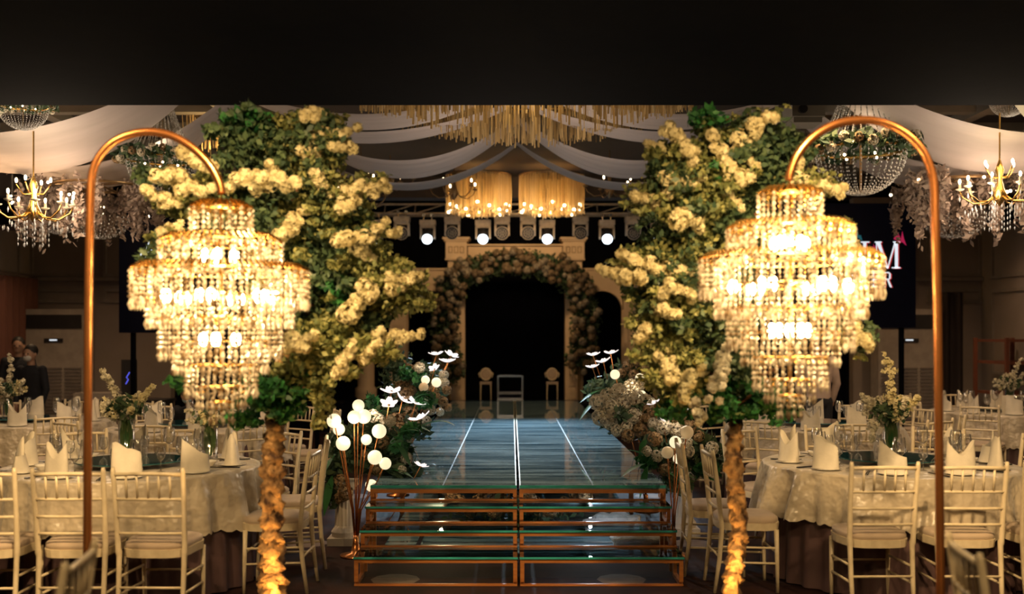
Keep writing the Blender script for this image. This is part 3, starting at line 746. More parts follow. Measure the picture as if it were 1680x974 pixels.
# ================================================================= TREES
def tree(base, trunk_pts, branches, ells_by_mat, sprays, label, seed):
    random.seed(seed)
    t = thing('blossom_tree', label, 'tree', base)
    L_ = lambda p: (p[0]-base[0], p[1]-base[1], p[2]-base[2])
    b = MB(); pts = []; rad = []
    for i in range(len(trunk_pts)-1):
        (a, ra), (c, rc) = trunk_pts[i], trunk_pts[i+1]
        for k in range(12):
            f = k/12; pts.append(L_(tuple(a[j]+(c[j]-a[j])*f for j in range(3)))); rad.append((ra+(rc-ra)*f))
    seg = 16; b.tube(pts, rad, seg)
    nv = []
    for i, p in enumerate(b.v):                     # gnarled cork: push the rings in and out
        ring = i//seg; k = i % seg; c = pts[min(ring, len(pts)-1)]
        q = 0.92+0.34*math.sin(ring*1.5+k*0.9)*math.sin(ring*0.6-k*0.8+seed)+0.20*math.sin(ring*2.3+k*1.7+seed)+random.uniform(-.07, .07)
        nv.append((c[0]+(p[0]-c[0])*q, c[1]+(p[1]-c[1])*q, p[2]))
    b.v = nv; b.build('trunk', 'bark', t, True)
    for (pa, pb, r_) in branches:
        a = L_(pa); c = L_(pb); m_ = tuple((a[j]+c[j])/2+random.uniform(-.05, .05) for j in range(3))
        MB().tube([a, m_, c], [r_, r_*.75, r_*.45], 8).build('branch', 'branch_bark', t, True)
    for (m_, n, size, ells, asp) in ells_by_mat:
        leaf_cloud('foliage', m_, [(L_(e[0]), e[1]) for e in ells], n, size, t, asp, ztop=P(0, 184, 5.65)[2])
    for (pa, pb, r_, m_) in sprays:
        ln = (Vector(pa)-Vector(pb)).length
        spray('flower_spike', m_, L_(pa), L_(pb), r_, int(120+1900*ln*r_/0.05), 0.0185, t, sag=random.uniform(-0.01, 0.03))
    return t
TD = 5.65; PXM = TD/F
def E(lst, d=TD, dy=0.16):
    out = []
    for (px, py, rx, ry) in lst:
        out.append((P(px, py, d+random.uniform(-.12, .18)), (rx*PXM*1.06, dy+0.05*random.random(), ry*PXM*1.06)))
        for q in range(7):
            a = random.random()*6.283; k = random.uniform(.85, 1.3); r_ = random.uniform(.16, .34)
            out.append((P(px+rx*k*math.cos(a), py+ry*k*math.sin(a), d+random.uniform(-.2, .15)), (rx*PXM*r_*1.3, 0.09, ry*PXM*r_)))
    return out
def S(lst, d=TD, m_='blossom'):
    out = []
    for s_ in lst:
        x0, y0, x1, y1, r_ = s_[:5]; mm = s_[5] if len(s_) > 5 else m_
        out.append((P(x0, y0, d-random.uniform(0.12, 0.30)), P(x1, y1, d-random.uniform(0.05, 0.35)), r_*PXM, mm))
    return out
random.seed(3)
lt_dark = E([(405, 225, 48, 50), (470, 330, 60, 55), (430, 300, 45, 55), (545, 375, 52, 40), (500, 430, 62, 55), (530, 500, 55, 50), (600, 510, 45, 30), (400, 360, 60, 40), (450, 480, 40, 60), (560, 440, 40, 40), (520, 230, 40, 45), (290, 400, 40, 22), (255, 425, 18, 20), (250, 290, 30, 12)])
lt_olive = E([(500, 205, 55, 30), (470, 250, 45, 40), (530, 290, 40, 40), (480, 380, 40, 40), (590, 395, 45, 25), (545, 560, 55, 45), (500, 600, 50, 45), (640, 490, 55, 28), (660, 460, 40, 25), (620, 570, 30, 25), (440, 430, 30, 50), (345, 315, 50, 30), (300, 330, 45, 30), (530, 640, 16, 55), (515, 600, 25, 40), (270, 395, 25, 14), (600, 300, 30, 16), (575, 480, 50, 45), (560, 340, 45, 30), (480, 500, 50, 40), (600, 430, 45, 30)])
lt_bright = E([(430, 640, 40, 25), (470, 665, 32, 22), (400, 685, 22, 16), (480, 620, 30, 25), (410, 205, 35, 25), (560, 470, 30, 20), (295, 625, 14, 12)])
lt_s = S([(510, 215, 580, 212, 13), (495, 250, 562, 240, 13), (425, 292, 490, 294, 17), (440, 262, 450, 275, 8), (515, 280, 540, 318, 13), (560, 306, 634, 298, 12), (455, 395, 500, 340, 12), (560, 392, 632, 373, 13), (575, 400, 612, 424, 12), (600, 472, 680, 443, 18), (562, 520, 592, 490, 20), (615, 546, 692, 547, 10), (470, 562, 522, 556, 14), (552, 612, 582, 562, 10), (265, 285, 350, 318, 15), (240, 312, 300, 332, 10), (300, 245, 348, 272, 12), (375, 300, 428, 285, 15), (330, 342, 372, 330, 12), (555, 340, 590, 330, 9), (595, 590, 620, 560, 8), (500, 188, 530, 182, 10), (260, 380, 300, 372, 7), (545, 240, 585, 245, 7), (640, 460, 690, 452, 8), (640, 380, 655, 376, 5)])
tree((-1.31, 5.65, 0),
     [((-1.31, 5.65, 0), 0.085), ((-1.30, 5.62, 0.30), 0.075), ((-1.31, 5.65, 0.60), 0.06), (P(447, 760, 5.65), 0.06), (P(452, 690, 5.65), 0.05), (P(455, 620, 5.68), 0.045), (P(480, 540, 5.7), 0.035), (P(470, 430, 5.7), 0.03), (P(440, 330, 5.7), 0.02)],
     [(P(455, 650, 5.68), P(510, 610, 5.6), 0.016), (P(470, 600, 5.7), P(575, 520, 5.65), 0.025), (P(575, 520, 5.65), P(640, 465, 5.6), 0.014), (P(470, 560, 5.7), P(600, 400, 5.7), 0.018), (P(465, 430, 5.7), P(520, 230, 5.7), 0.015), (P(450, 400, 5.7), P(300, 330, 5.6), 0.014), (P(460, 380, 5.7), P(400, 200, 5.7), 0.014), (P(480, 660, 5.68), P(500, 635, 5.55), 0.01), (P(430, 380, 5.7), P(280, 400, 5.75), 0.01)],
     [('leaf_dark', 19000, 0.021, lt_dark, 0.6), ('leaf_olive', 21000, 0.018, lt_olive, 0.6), ('leaf_bright', 3600, 0.022, lt_bright, 0.6)],
     lt_s, 'tall artificial tree with cream blossom spikes and gnarled trunk left of the runway', 11)
random.seed(5)
rt_dark = E([(1210, 300, 60, 60), (1160, 375, 62, 40), (1195, 350, 60, 60), (1090, 390, 40, 30), (1150, 450, 80, 50), (1180, 520, 55, 55), (1100, 300, 40, 35), (1240, 230, 50, 45), (1150, 560, 45, 40), (1215, 600, 25, 40), (1080, 470, 40, 30), (1290, 260, 30, 40), (1410, 545, 24, 22), (1270, 300, 40, 30)])
rt_olive = E([(1110, 280, 50, 40), (1180, 300, 45, 45), (1140, 330, 60, 40), (1105, 500, 60, 50), (1090, 560, 50, 45), (1120, 600, 50, 50), (1110, 640, 40, 40), (1060, 440, 50, 22), (1220, 240, 40, 45), (1165, 250, 30, 45), (1060, 325, 35, 20), (1330, 300, 45, 22), (1045, 420, 30, 15), (1140, 410, 50, 25), (1405, 555, 22, 24), (1380, 375, 18, 12), (1400, 440, 28, 30), (1085, 245, 20, 12), (1100, 420, 60, 35), (1140, 540, 55, 45), (1070, 510, 35, 35), (1130, 380, 50, 40), (1240, 180, 40, 14)])
rt_bright = E([(1225, 650, 45, 28), (1185, 660, 30, 30), (1260, 660, 34, 24), (1200, 620, 30, 25), (1155, 195, 25, 16), (1110, 670, 30, 20), (1160, 285, 18, 14), (1285, 670, 22, 20)])
rt_s = S([(1098, 203, 1135, 250, 12), (1128, 245, 1150, 290, 13), (1172, 215, 1200, 292, 13), (1215, 240, 1262, 190, 17), (1085, 292, 1150, 302, 14), (1105, 320, 1035, 327, 12), (1105, 348, 1150, 358, 17), (1200, 318, 1218, 345, 10), (1050, 452, 990, 443, 13), (1060, 440, 1140, 438, 14), (1090, 470, 1138, 490, 12), (1075, 500, 1112, 520, 13), (1045, 550, 1062, 535, 10), (1190, 572, 1172, 658, 11, 'blossom_white'), (1148, 598, 1160, 610, 9), (1296, 290, 1365, 300, 15), (1350, 300, 1385, 310, 9), (1395, 402, 1432, 438, 11), (1400, 535, 1428, 570, 10), (1020, 415, 1068, 428, 9), (1220, 300, 1240, 270, 12), (1100, 620, 1085, 560, 12), (1125, 610, 1120, 655, 13), (1085, 245, 1060, 235, 5), (1140, 655, 1150, 690, 10, 'blossom_white'), (1300, 265, 1320, 250, 10)])
tree((1.22, 5.65, 0),
     [((1.20, 5.65, 0), 0.068), ((1.19, 5.62, 0.30), 0.05), ((1.24, 5.65, 0.60), 0.048), (P(1203, 760, 5.65), 0.048), (P(1207, 690, 5.65), 0.038), (P(1200, 620, 5.68), 0.035), (P(1172, 530, 5.7), 0.03), (P(1185, 430, 5.7), 0.026), (P(1200, 320, 5.7), 0.02)],
     [(P(1205, 670, 5.68), P(1250, 625, 5.6), 0.012), (P(1180, 560, 5.7), P(1110, 500, 5.65), 0.02), (P(1180, 450, 5.7), P(1090, 430, 5.6), 0.015), (P(1190, 380, 5.7), P(1110, 290, 5.7), 0.015), (P(1195, 360, 5.7), P(1230, 220, 5.7), 0.015), (P(1195, 380, 5.7), P(1350, 300, 5.6), 0.013), (P(1195, 620, 5.7), P(1120, 610, 5.7), 0.012), (P(1200, 640, 5.7), P(1405, 555, 5.75), 0.010), (P(1195, 440, 5.7), P(1400, 430, 5.8), 0.010)],
     [('leaf_dark', 18000, 0.021, rt_dark, 0.6), ('leaf_olive', 22000, 0.018, rt_olive, 0.6), ('leaf_bright', 3800, 0.022, rt_bright, 0.6)],
     rt_s, 'tall artificial tree with cream blossom spikes and slender trunk right of the runway', 23)
for (x, lab) in ((-1.22, 'left'), (1.10, 'right')):
    t = thing('uplight', 'small floor spotlight shining up the %s tree trunk' % lab, 'lamp', (x, 5.36, 0), group='trunk uplights')
    b = MB(); b.lathe([(0, 0), (0.05, 0), (0.05, 0.02), (0.04, 0.03), (0.04, 0.09), (0.035, 0.09), (0.035, 0.04), (0, 0.04)], 16); b.build('housing', 'fixture_dark', t)

# ================================================================= FLOWERS BESIDE THE RUNWAY
def bloom_mesh(r, n, size):
    d = RNG.normal(size=(n, 3)); d /= np.linalg.norm(d, axis=1)[:, None]
    C = d*r*(0.85+0.2*RNG.random(n))[:, None]
    U = np.cross(d, RNG.normal(size=(n, 3))); U /= np.linalg.norm(U, axis=1)[:, None]; V = np.cross(d, U)
    s = size
    return np.concatenate([quads(C, U*s*.55+d*s*.2, V*s), quads(C, U*s, V*s*.55+d*s*.2)])
BLOOM = {}
def bloom(material, c, r, parent):
    if material not in BLOOM:
        o = quad_obj('bloom', material, bloom_mesh(0.07, 150, 0.017), parent); BLOOM[material] = o
    else:
        o = BLOOM[material].copy(); COL.objects.link(o); o.parent = parent
    o.location = c; o.scale = (r/0.07,)*3; o.rotation_euler = (random.random()*6, random.random()*6, 0)
    return o
LEDM = []
def led_flower(c, size, tilt, parent, stem_to, edge=0.0):
    if not LEDM:
        b = MB()
        for k in range(5):
            a0 = 2*PI*k/5; vs = []; fs = []
            for i in range(6):
                f = i/5; wd = 0.62*math.sin(PI*(0.12+0.80*f))**0.8*0.62
                rr = 0.08+f*0.92; z = 0.34*f**1.6
                for s_ in (-1, -.5, 0, .5, 1):
                    x = rr; y = s_*wd; zz = z+0.10*abs(s_)**2
                    vs.append((x*math.cos(a0)-y*math.sin(a0), x*math.sin(a0)+y*math.cos(a0), zz))
            for i in range(5):
                for j in range(4): q = i*5+j; fs.append((q, q+1, q+6, q+5))
            b.add(vs, fs)
        o = b.build('light_petals', 'petal_light', parent, True); LEDM.append(o)
    else:
        o = LEDM[0].copy(); COL.objects.link(o); o.parent = parent
    o.location = c; o.scale = (size, size, size); o.rotation_euler = (tilt[0], tilt[1], random.random()*6)
    MB().tube([stem_to, ((c[0]+stem_to[0])/2+.01, c[1], (c[2]+stem_to[2])/2), c], 0.004, 6).build('stem', 'copper', parent)
    b = MB(); b.ball((0, 0, 0.05), 0.18, 8, 6); oo = b.build('flower_heart', 'bloom_brown', o)
def big_leaf(b, base, direction, ln, wd, droop=0.3):
    d = Vector(direction).normalized(); side = d.cross(Vector((0, 0, 1)))
    side = side.normalized() if side.length > 0.1 else Vector((1, 0, 0))
    vs = []; fs = []
    for i in range(7):
        f = i/6; c = Vector(base)+d*ln*f+Vector((0, 0, -droop*ln*f*f)); w_ = wd*math.sin(PI*(0.05+0.93*f))
        vs += [c-side*w_+Vector((0, 0, .15*w_)), c-Vector((0, 0, .1*w_)), c+side*w_+Vector((0, 0, .15*w_))]
    for i in range(6):
        for j in range(2): q = i*3+j; fs.append((q, q+1, q+4, q+3))
    b.add(vs, fs)
def arrangement(base, label, d, blooms, leds, ells, leaves, globes=()):
    t = thing('flower_arrangement', label, 'flowers', base)
    L_ = lambda p: (p[0]-base[0], p[1]-base[1], p[2]-base[2])
    for (px, py, r_, m_, dd) in blooms: bloom(m_, L_(P(px, py, dd)), r_*dd/F, t)
    for (px, py, r_, tl, dd) in leds:
        c = L_(P(px, py, dd)); led_flower(c, r_*dd/F, tl, t, (c[0]*0.6, c[1]+0.03, max(c[2]-0.5, 0.05)))
    for (m_, n, size, el) in ells:
        leaf_cloud('foliage', m_, [(L_(P(px, py, dd)), (rx*dd/F, 0.14, ry*dd/F)) for (px, py, rx, ry, dd) in el], n, size, t, 0.5)
    for (px, py, dx, dz, ln, dd) in leaves:
        b = MB(); big_leaf(b, L_(P(px, py, dd)), (dx, -0.3, dz), ln, ln*0.17); b.build('leaf', 'leaf_bright', t, True)
    return t
bc, bb = 'bloom_cream', 'bloom_brown'
arrangement((-1.25, 11.4, 0), 'tall flower bank with glowing white flowers at the far left edge of the runway', 11.4,
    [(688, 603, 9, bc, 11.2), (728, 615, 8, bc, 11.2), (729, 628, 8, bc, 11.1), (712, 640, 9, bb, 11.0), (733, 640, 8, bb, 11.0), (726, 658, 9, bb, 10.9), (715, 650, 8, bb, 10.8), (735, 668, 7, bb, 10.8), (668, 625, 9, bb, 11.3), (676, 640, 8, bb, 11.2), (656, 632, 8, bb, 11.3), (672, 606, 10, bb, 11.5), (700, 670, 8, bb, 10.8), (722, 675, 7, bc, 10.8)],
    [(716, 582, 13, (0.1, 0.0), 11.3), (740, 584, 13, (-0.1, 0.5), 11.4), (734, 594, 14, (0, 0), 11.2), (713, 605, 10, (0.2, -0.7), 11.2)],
    [('leaf_dark', 900, 0.04, [(690, 640, 40, 40, 11.4), (650, 610, 30, 45, 11.8), (705, 610, 22, 20, 11.6)]), ('leaf_bright', 260, 0.035, [(668, 612, 14, 12, 11.2), (690, 622, 16, 10, 11.2)])],
    [(720, 660, -0.3, .4, 0.2, 10.9), (700, 650, .5, .4, 0.2, 10.9)])
arrangement((-1.32, 9.2, 0), 'flower bank with big glowing white flowers and ferns at the left of the runway', 9.2,
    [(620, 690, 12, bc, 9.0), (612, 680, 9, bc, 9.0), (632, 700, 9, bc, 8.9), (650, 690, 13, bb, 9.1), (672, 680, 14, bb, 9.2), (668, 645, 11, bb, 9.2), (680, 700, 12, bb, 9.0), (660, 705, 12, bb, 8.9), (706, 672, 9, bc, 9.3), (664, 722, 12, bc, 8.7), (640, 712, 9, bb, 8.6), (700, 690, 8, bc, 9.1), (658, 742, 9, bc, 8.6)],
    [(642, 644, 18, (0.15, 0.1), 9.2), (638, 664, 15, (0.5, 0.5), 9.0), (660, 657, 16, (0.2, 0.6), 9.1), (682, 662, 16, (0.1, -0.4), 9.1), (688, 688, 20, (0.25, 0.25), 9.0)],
    [('leaf_dark', 1100, 0.04, [(640, 690, 40, 35, 9.3), (600, 700, 30, 40, 9.2), (680, 700, 30, 25, 9.2), (640, 735, 28, 18, 8.7)]), ('leaf_bright', 500, 0.038, [(614, 672, 18, 22, 9.3), (697, 655, 16, 16, 9.2), (610, 660, 10, 16, 9.3)])],
    [(670, 700, 0.7, .1, 0.22, 8.9), (690, 700, .8, .5, 0.25, 8.8), (712, 690, .9, .1, 0.2, 8.9), (660, 712, -.5, .6, 0.2, 8.7), (680, 655, .6, .5, .18, 9.1)])
arrangement((-1.45, 8.25, 0), 'loose flower bank on the floor left of the steps behind the globe lamps', 8.25,
    [(560, 790, 13, bb, 8.2), (567, 808, 13, bb, 8.15), (558, 815, 10, bb, 8.2), (628, 725, 12, bb, 8.3), (600, 745, 10, bb, 8.3), (655, 728, 11, bc, 8.3), (667, 752, 10, bc, 8.2), (618, 770, 9, bb, 8.2), (660, 770, 7, bc, 8.1), (640, 690, 10, bc, 8.4)],
    [(690, 765, 13, (0.3, 0.3), 8.1)],
    [('leaf_dark', 1700, 0.045, [(560, 740, 26, 40, 8.3), (600, 730, 50, 45, 8.4), (640, 740, 40, 40, 8.4), (545, 790, 14, 45, 8.3), (665, 770, 30, 16, 8.25)]), ('leaf_bright', 260, 0.04, [(674, 705, 14, 12, 8.4), (655, 730, 14, 14, 8.2)])],
    [(655, 710, .6, .3, 0.2, 8.2), (650, 725, .4, -.4, 0.2, 8.1), (640, 770, .9, 0, 0.2, 8.1), (550, 745, -.4, -.5, 0.22, 8.2), (545, 780, -.2, -.9, 0.25, 8.2)])
arrangement((1.25, 11.4, 0), 'tall flower bank with glowing white flowers at the far right edge of the runway', 11.4,
    [(1046, 592, 9, bb, 11.4), (1060, 605, 10, bb, 11.4), (1030, 600, 9, bb, 11.4), (1040, 615, 9, bb, 11.3), (1070, 600, 8, bb, 11.5), (1060, 620, 9, bb, 11.3), (1020, 612, 8, bb, 11.4), (1055, 585, 7, bb, 11.5)],
    [(973, 583, 12, (0, 0.1), 11.3), (1002, 580, 13, (0.1, 0), 11.4), (990, 594, 13, (0.2, 0.2), 11.3), (972, 603, 12, (0.1, 0.1), 11.2)],
    [('leaf_dark', 800, 0.04, [(1000, 640, 28, 26, 11.3), (1030, 620, 30, 30, 11.5), (975, 640, 16, 20, 11.2)])],
    [(985, 640, -.8, -.2, 0.25, 11.0), (980, 655, -.7, -.5, 0.25, 10.9)])
arrangement((1.30, 9.3, 0), 'mound of white hydrangeas with small glowing globes at the right of the runway', 9.3,
    [(980, 660, 13, bc, 9.2), (998, 650, 14, bc, 9.3), (1015, 642, 14, bc, 9.3), (1036, 636, 14, bc, 9.4), (1050, 630, 10, bc, 9.4), (985, 684, 14, bc, 9.1), (1004, 670, 14, bc, 9.1), (1022, 662, 14, bc, 9.2), (1042, 654, 15, bc, 9.3), (1060, 660, 14, bc, 9.3), (1000, 692, 13, bc, 9.0), (1040, 682, 13, bc, 9.0), (1058, 690, 12, bb, 9.0), (1050, 705, 12, bb, 8.9), (1030, 715, 11, bb, 8.8), (1012, 706, 10, bc, 8.9), (1028, 700, 10, bc, 8.9), (1065, 675, 12, bb, 9.1), (1068, 715, 11, bb, 8.8), (1072, 695, 10, bc, 8.8)],
    [(1075, 662, 13, (0.3, 0.4), 9.0)],
    [('leaf_dark', 700, 0.04, [(1025, 690, 40, 25, 9.2), (1060, 690, 26, 35, 9.2), (1020, 680, 14, 12, 8.8)])],
    [(1000, 640, -.7, .3, 0.2, 9.3)])
arrangement((1.42, 8.4, 0), 'mixed flower bank with glowing white flowers and green leaves right of the steps', 8.4,
    [(1075, 720, 12, bb, 8.3), (1090, 700, 13, bc, 8.4), (1110, 705, 12, bc, 8.4), (1130, 700, 12, bb, 8.5), (1118, 690, 12, bb, 8.5), (1078, 748, 10, bc, 8.2), (1100, 745, 12, bb, 8.3), (1060, 740, 9, bc, 8.2), (1146, 715, 10, bb, 8.5), (1130, 740, 10, bc, 8.4), (1168, 735, 11, bc, 8.4), (1090, 770, 10, bb, 8.2), (1125, 725, 11, bc, 8.3)],
    [(1100, 672, 14, (0.3, -0.4), 8.5), (1115, 682, 17, (0.3, 0.2), 8.4), (1132, 664, 12, (0.5, 0.3), 8.5), (1087, 690, 12, (0.6, 0.3), 8.4)],
    [('leaf_dark', 1300, 0.042, [(1090, 740, 35, 35, 8.5), (1130, 730, 35, 40, 8.6), (1110, 790, 28, 22, 8.4), (1165, 745, 25, 30, 8.6)]), ('leaf_bright', 300, 0.04, [(1060, 755, 16, 12, 8.3), (1160, 770, 20, 14, 8.5)])],
    [(1060, 750, -.6, .5, 0.22, 8.2), (1060, 760, -.7, -.1, 0.22, 8.15), (1062, 765, -.3, -.8, 0.2, 8.1), (1050, 745, .2, .9, 0.2, 8.2), (1075, 765, .8, -.2, .2, 8.2)])
# blooms massed below the glass of the runway head
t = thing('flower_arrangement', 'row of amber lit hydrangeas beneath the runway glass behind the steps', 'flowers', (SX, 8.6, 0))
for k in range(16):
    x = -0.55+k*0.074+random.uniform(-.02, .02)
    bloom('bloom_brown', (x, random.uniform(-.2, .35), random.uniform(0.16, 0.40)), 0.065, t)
leaf_cloud('foliage', 'leaf_dark', [((0, .1, .2), (.55, .2, .14))], 350, 0.035, t)
# globe lamp stands
def globe_stand(base, label, globes, d, foot):
    t = thing('globe_lamp', label, 'lamp', base)
    bx = base[0]
    b = MB(); b.lathe([(0, 0), (0.12, 0), (0.12, 0.015), (0.04, 0.03), (0.025, 0.10), (0.02, 0.16), (0, 0.16)], 22); b.build('base', 'copper', t, True)
    for (px, py, r_, m_, dd) in globes:
        c = P(px, py, dd); c = (c[0]-bx, c[1]-base[1], c[2])
        b = MB(); b.tube([(c[0]*0.06, 0, 0.12), (c[0]*0.18, c[1]*.2, 0.35), (c[0]*0.75, c[1]*.8, c[2]*0.75+0.05), (c[0], c[1], c[2])], 0.005, 6); b.build('stem', 'copper', t, True)
        b = MB(); b.ball(c, r_*dd/F, 18, 12); b.build('globe', m_, t, True)
    return t
G = 'globe_light'; GD = 'globe_dim'
g1 = globe_stand((P(584, 915, 7.85)[0], 7.85, 0), 'copper stand with a cluster of glowing globes left of the steps',
    [(588, 665, 10, G, 7.85), (548, 690, 12, G, 7.85), (556, 704, 10, G, 7.95), (581, 684, 11, G, 7.8), (597, 683, 12, G, 7.9), (622, 707, 12, G, 7.85), (563, 727, 12, G, 7.8), (601, 721, 9, G, 7.9), (615, 750, 12, G, 7.75), (632, 760, 10, G, 7.8), (609, 796, 10, G, 7.9)], 7.85, None)
g2 = globe_stand((-1.2, 10.9, 0), 'copper stand with three small globes at the far left of the runway', [(698, 623, 7, G, 10.9), (716, 627, 8, G, 10.9), (695, 635, 8, GD, 10.8)], 10.9, None)
g3 = globe_stand((1.28, 9.9, 0), 'copper stand with small globes above the white hydrangeas', [(1009, 614, 8, G, 9.9), (1050, 620, 8, G, 9.9), (1037, 645, 6, G, 9.7), (1053, 647, 7, G, 9.7), (1068, 658, 7, G, 9.7)], 9.9, None)
g4 = globe_stand((1.22, 7.85, 0), 'copper stand with one bright and several unlit globes right of the steps', [(1108, 725, 10, G, 7.8), (1095, 742, 10, GD, 7.9), (1127, 709, 11, GD, 7.9), (1113, 752, 9, G, 8.0)], 7.85, None)
for p, pw in (((-1.2, 7.7, 1.0), 3.5), ((-1.2, 8.9, 1.05), 3.0), ((1.3, 8.2, 1.1), 3.5), ((1.1, 9.4, 1.2), 2.5), ((-0.95, 11.0, 1.4), 2), ((0.95, 11.0, 1.4), 2)):
    lamp('POINT', 'flower_glow_lamp', p, pw, (1.0, 0.82, 0.62), 0.08)
lamp('POINT', 'under_stage_fill_lamp', (-0.55, 8.05, 0.47), 5.0, (1.0, 0.66, 0.34), 0.012)  # added unseen fill so the blooms below the glass show
lamp('POINT', 'under_stage_fill_lamp', (0.62, 8.2, 0.47), 5.0, (0.85, 0.9, 1.0), 0.012)
# roman pedestals
def pedestal(x, y, label):
    t = thing('roman_pedestal', label, 'pedestal', (x, y, 0), group='roman pedestals')
    MB().box((0, 0, 0.03), (0.24, 0.24, 0.06)).build('plinth', 'pillar_plaster', t)
    b = MB(); n = 32; vs = []; fs = []
    for (z, r0, fl) in ((0.06, 0.10, 0), (0.10, 0.105, 0), (0.13, 0.085, 0), (0.15, 0.078, 1), (0.42, 0.072, 1), (0.44, 0.085, 0), (0.47, 0.10, 0)):
        for k in range(n): r_ = r0*(1-0.06*fl*(k % 2)); vs.append((r_*math.cos(2*PI*k/n), r_*math.sin(2*PI*k/n), z))
    for i in range(6):
        for k in range(n): a = i*n+k; c = i*n+(k+1) % n; fs.append((a, c, c+n, a+n))
    b.add(vs, fs); b.build('fluted_shaft', 'pillar_plaster', t)
    MB().box((0, 0, 0.49), (0.22, 0.22, 0.04)).build('capital', 'pillar_plaster', t)
pedestal(-1.35, 8.35, 'white fluted pedestal under the flowers left of the steps')
pedestal(1.45, 8.75, 'white fluted pedestal under the flowers right of the steps')

# ================================================================= STAGE DECOR
BD = 21.0
t = thing('stage_portal', 'cream classical portal with four square pillars on the far dark stage', 'portal', (0.06, BD, SZ))
def pier(x, zt, w_, cap=True, boxh=0.46):
    p = MB().box((x, 0, (zt-SZ)/2-0.2), (w_, 0.3, zt-SZ-0.4)).build('pillar', 'stage_paint', t)
    b = MB(); frame_rect(b, (x, -0.155, 0.75), w_*0.55, 1.2, 'x', 0.02, 0.02); b.build('pillar_panel', 'stage_paint', p)
    z = zt-SZ
    b = MB(); b.box((x, 0, z-0.25), (w_*1.25, 0.42, 0.34)); b.box((x, 0, z-0.06), (w_*1.42, 0.48, 0.04)); b.box((x, 0, z-0.02), (w_*1.6, 0.54, 0.04)); b.box((x, 0, z-0.44), (w_*1.32, 0.44, 0.03)); c = b.build('capital', 'stage_paint', t)
    for k in (-1, 0, 1):
        b = MB(); frame_rect(b, (x+k*w_*0.34, -0.215, z-0.25), w_*0.20, 0.12, 'x', 0.012, 0.012); b.build('rosette', 'fixture_dark' if k > 5 else 'dark_gold', c)
pier(-1.18, 3.68, 0.34); pier(1.18, 3.68, 0.34); pier(-2.36, 3.20, 0.34); pier(2.36, 3.20, 0.34)
MB().box((0, 0.02, 2.72), (1.9, 0.2, 0.48)).build('lintel', 'stage_paint', t)
MB().box((0, 0.0, 2.975), (1.95, 0.26, 0.03)).build('lintel_moulding', 'stage_paint', t)
for s_ in (-1, 1):
    # side bay with an arched opening
    b = MB(); n = 16; xc = s_*1.77; vs = []; fs = []
    for i in range(n+1):
        a = PI*i/n; x = xc+0.40*math.cos(a); z = 1.65+0.40*math.sin(a)
        vs += [(x, -0.05, z), (x, -0.05, 2.48), (x, 0.1, z), (x, 0.1, 2.48)]
    for i in range(n): a = i*4; fs += [(a, a+4, a+5, a+1), (a, a+2, a+6, a+4), (a+2, a+3, a+7, a+6), (a+1, a+5, a+7, a+3)]
    b.add(vs, fs)
    for q in (-1, 1): b.box((xc+q*0.42, 0.025, 0.84), (0.06, 0.15, 1.66))
    b.box((xc, 0.025, 2.49), (0.86, 0.2, 0.04))
    b.build('arched_bay', 'stage_paint', t)
    c = thing('round_column', 'round cream column with drum capital at the %s end of the stage portal' % ('left' if s_ < 0 else 'right'), 'column', (0.06+s_*3.02, BD, SZ))
    b = MB(); b.lathe([(0.22, 0), (0.22, 0.08), (0.17, 0.12), (0.16, 2.2), (0.2, 2.25)], 20); b.build('shaft', 'stage_paint', c, True)
    b = MB(); b.lathe([(0.2, 2.25), (0.34, 2.36), (0.36, 2.40), (0.36, 2.56), (0.0, 2.57)], 28); b.build('drum_capital', 'stage_paint', c)
# floral arch around the portal
t = thing('floral_arch', 'dim floral arch of roses and leaves framing the dark doorway of the stage', 'flowers', (0.06, BD-0.45, SZ))
path = [(738, 610), (732, 560), (728, 510), (740, 470), (765, 447), (800, 435), (845, 428), (890, 435), (925, 448), (950, 470), (962, 510), (957, 560), (950, 610)]
dd = BD-0.45
Lp = [tuple(np.array(P(x, y, dd))-np.array((0.06, dd, SZ))) for (x, y) in path]
ells = []
for i in range(len(Lp)-1):
    for f in (0, 0.33, 0.66):
        c = tuple(Lp[i][j]+(Lp[i+1][j]-Lp[i][j])*f for j in range(3)); ells.append((c, (0.36 if 3 < i < 9 else 0.30, 0.22, 0.27)))
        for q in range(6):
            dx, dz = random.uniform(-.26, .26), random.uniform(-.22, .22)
            bloom('bloom_shaded' if random.random() < .65 else 'bloom_shaded_pale', (c[0]+dx, -0.24, c[2]+dz), random.choice((0.05, 0.065, 0.08)), t)
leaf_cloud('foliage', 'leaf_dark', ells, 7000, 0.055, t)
b = MB(); b.tube([(Lp[0][0], 0, 0)]+Lp+[(Lp[-1][0], 0, 0)], 0.03, 8); b.build('arch_frame', 'dark_gold', t)
# throne like chairs and the tubular cube on the stage
def mk_throne(label):
    t = thing('ornate_chair', label, 'chair')
    b = MB(); b.ball((0, 0.16, 0.30+0.42), 0.17, 18, 12, 1, 0.25, 1.1); b.build('oval_back', 'cushion', t, True)
    b = MB(); b.tube([(0.18*math.cos(a), 0.14, 0.72+0.20*math.sin(a)) for a in [2*PI*i/24 for i in range(25)]], 0.02, 8, False)
    for s_ in (-1, 1): b.tube([(s_*0.2, 0.13, 0.78), (s_*0.24, 0.13, 0.74), (s_*0.21, 0.1, 0.60)], 0.02, 6)
    b.build('carved_frame', 'chair_white', t, True)
    MB().box((0, 0, 0.42), (0.4, 0.38, 0.08)).build('seat', 'cushion', t)
    for sx in (-1, 1):
        for sy in (-1, 1): MB().tube([(sx*0.18, sy*0.17, 0), (sx*0.17, sy*0.16, 0.39)], [0.012, 0.022], 8).build('leg', 'chair_white', t)
    return t
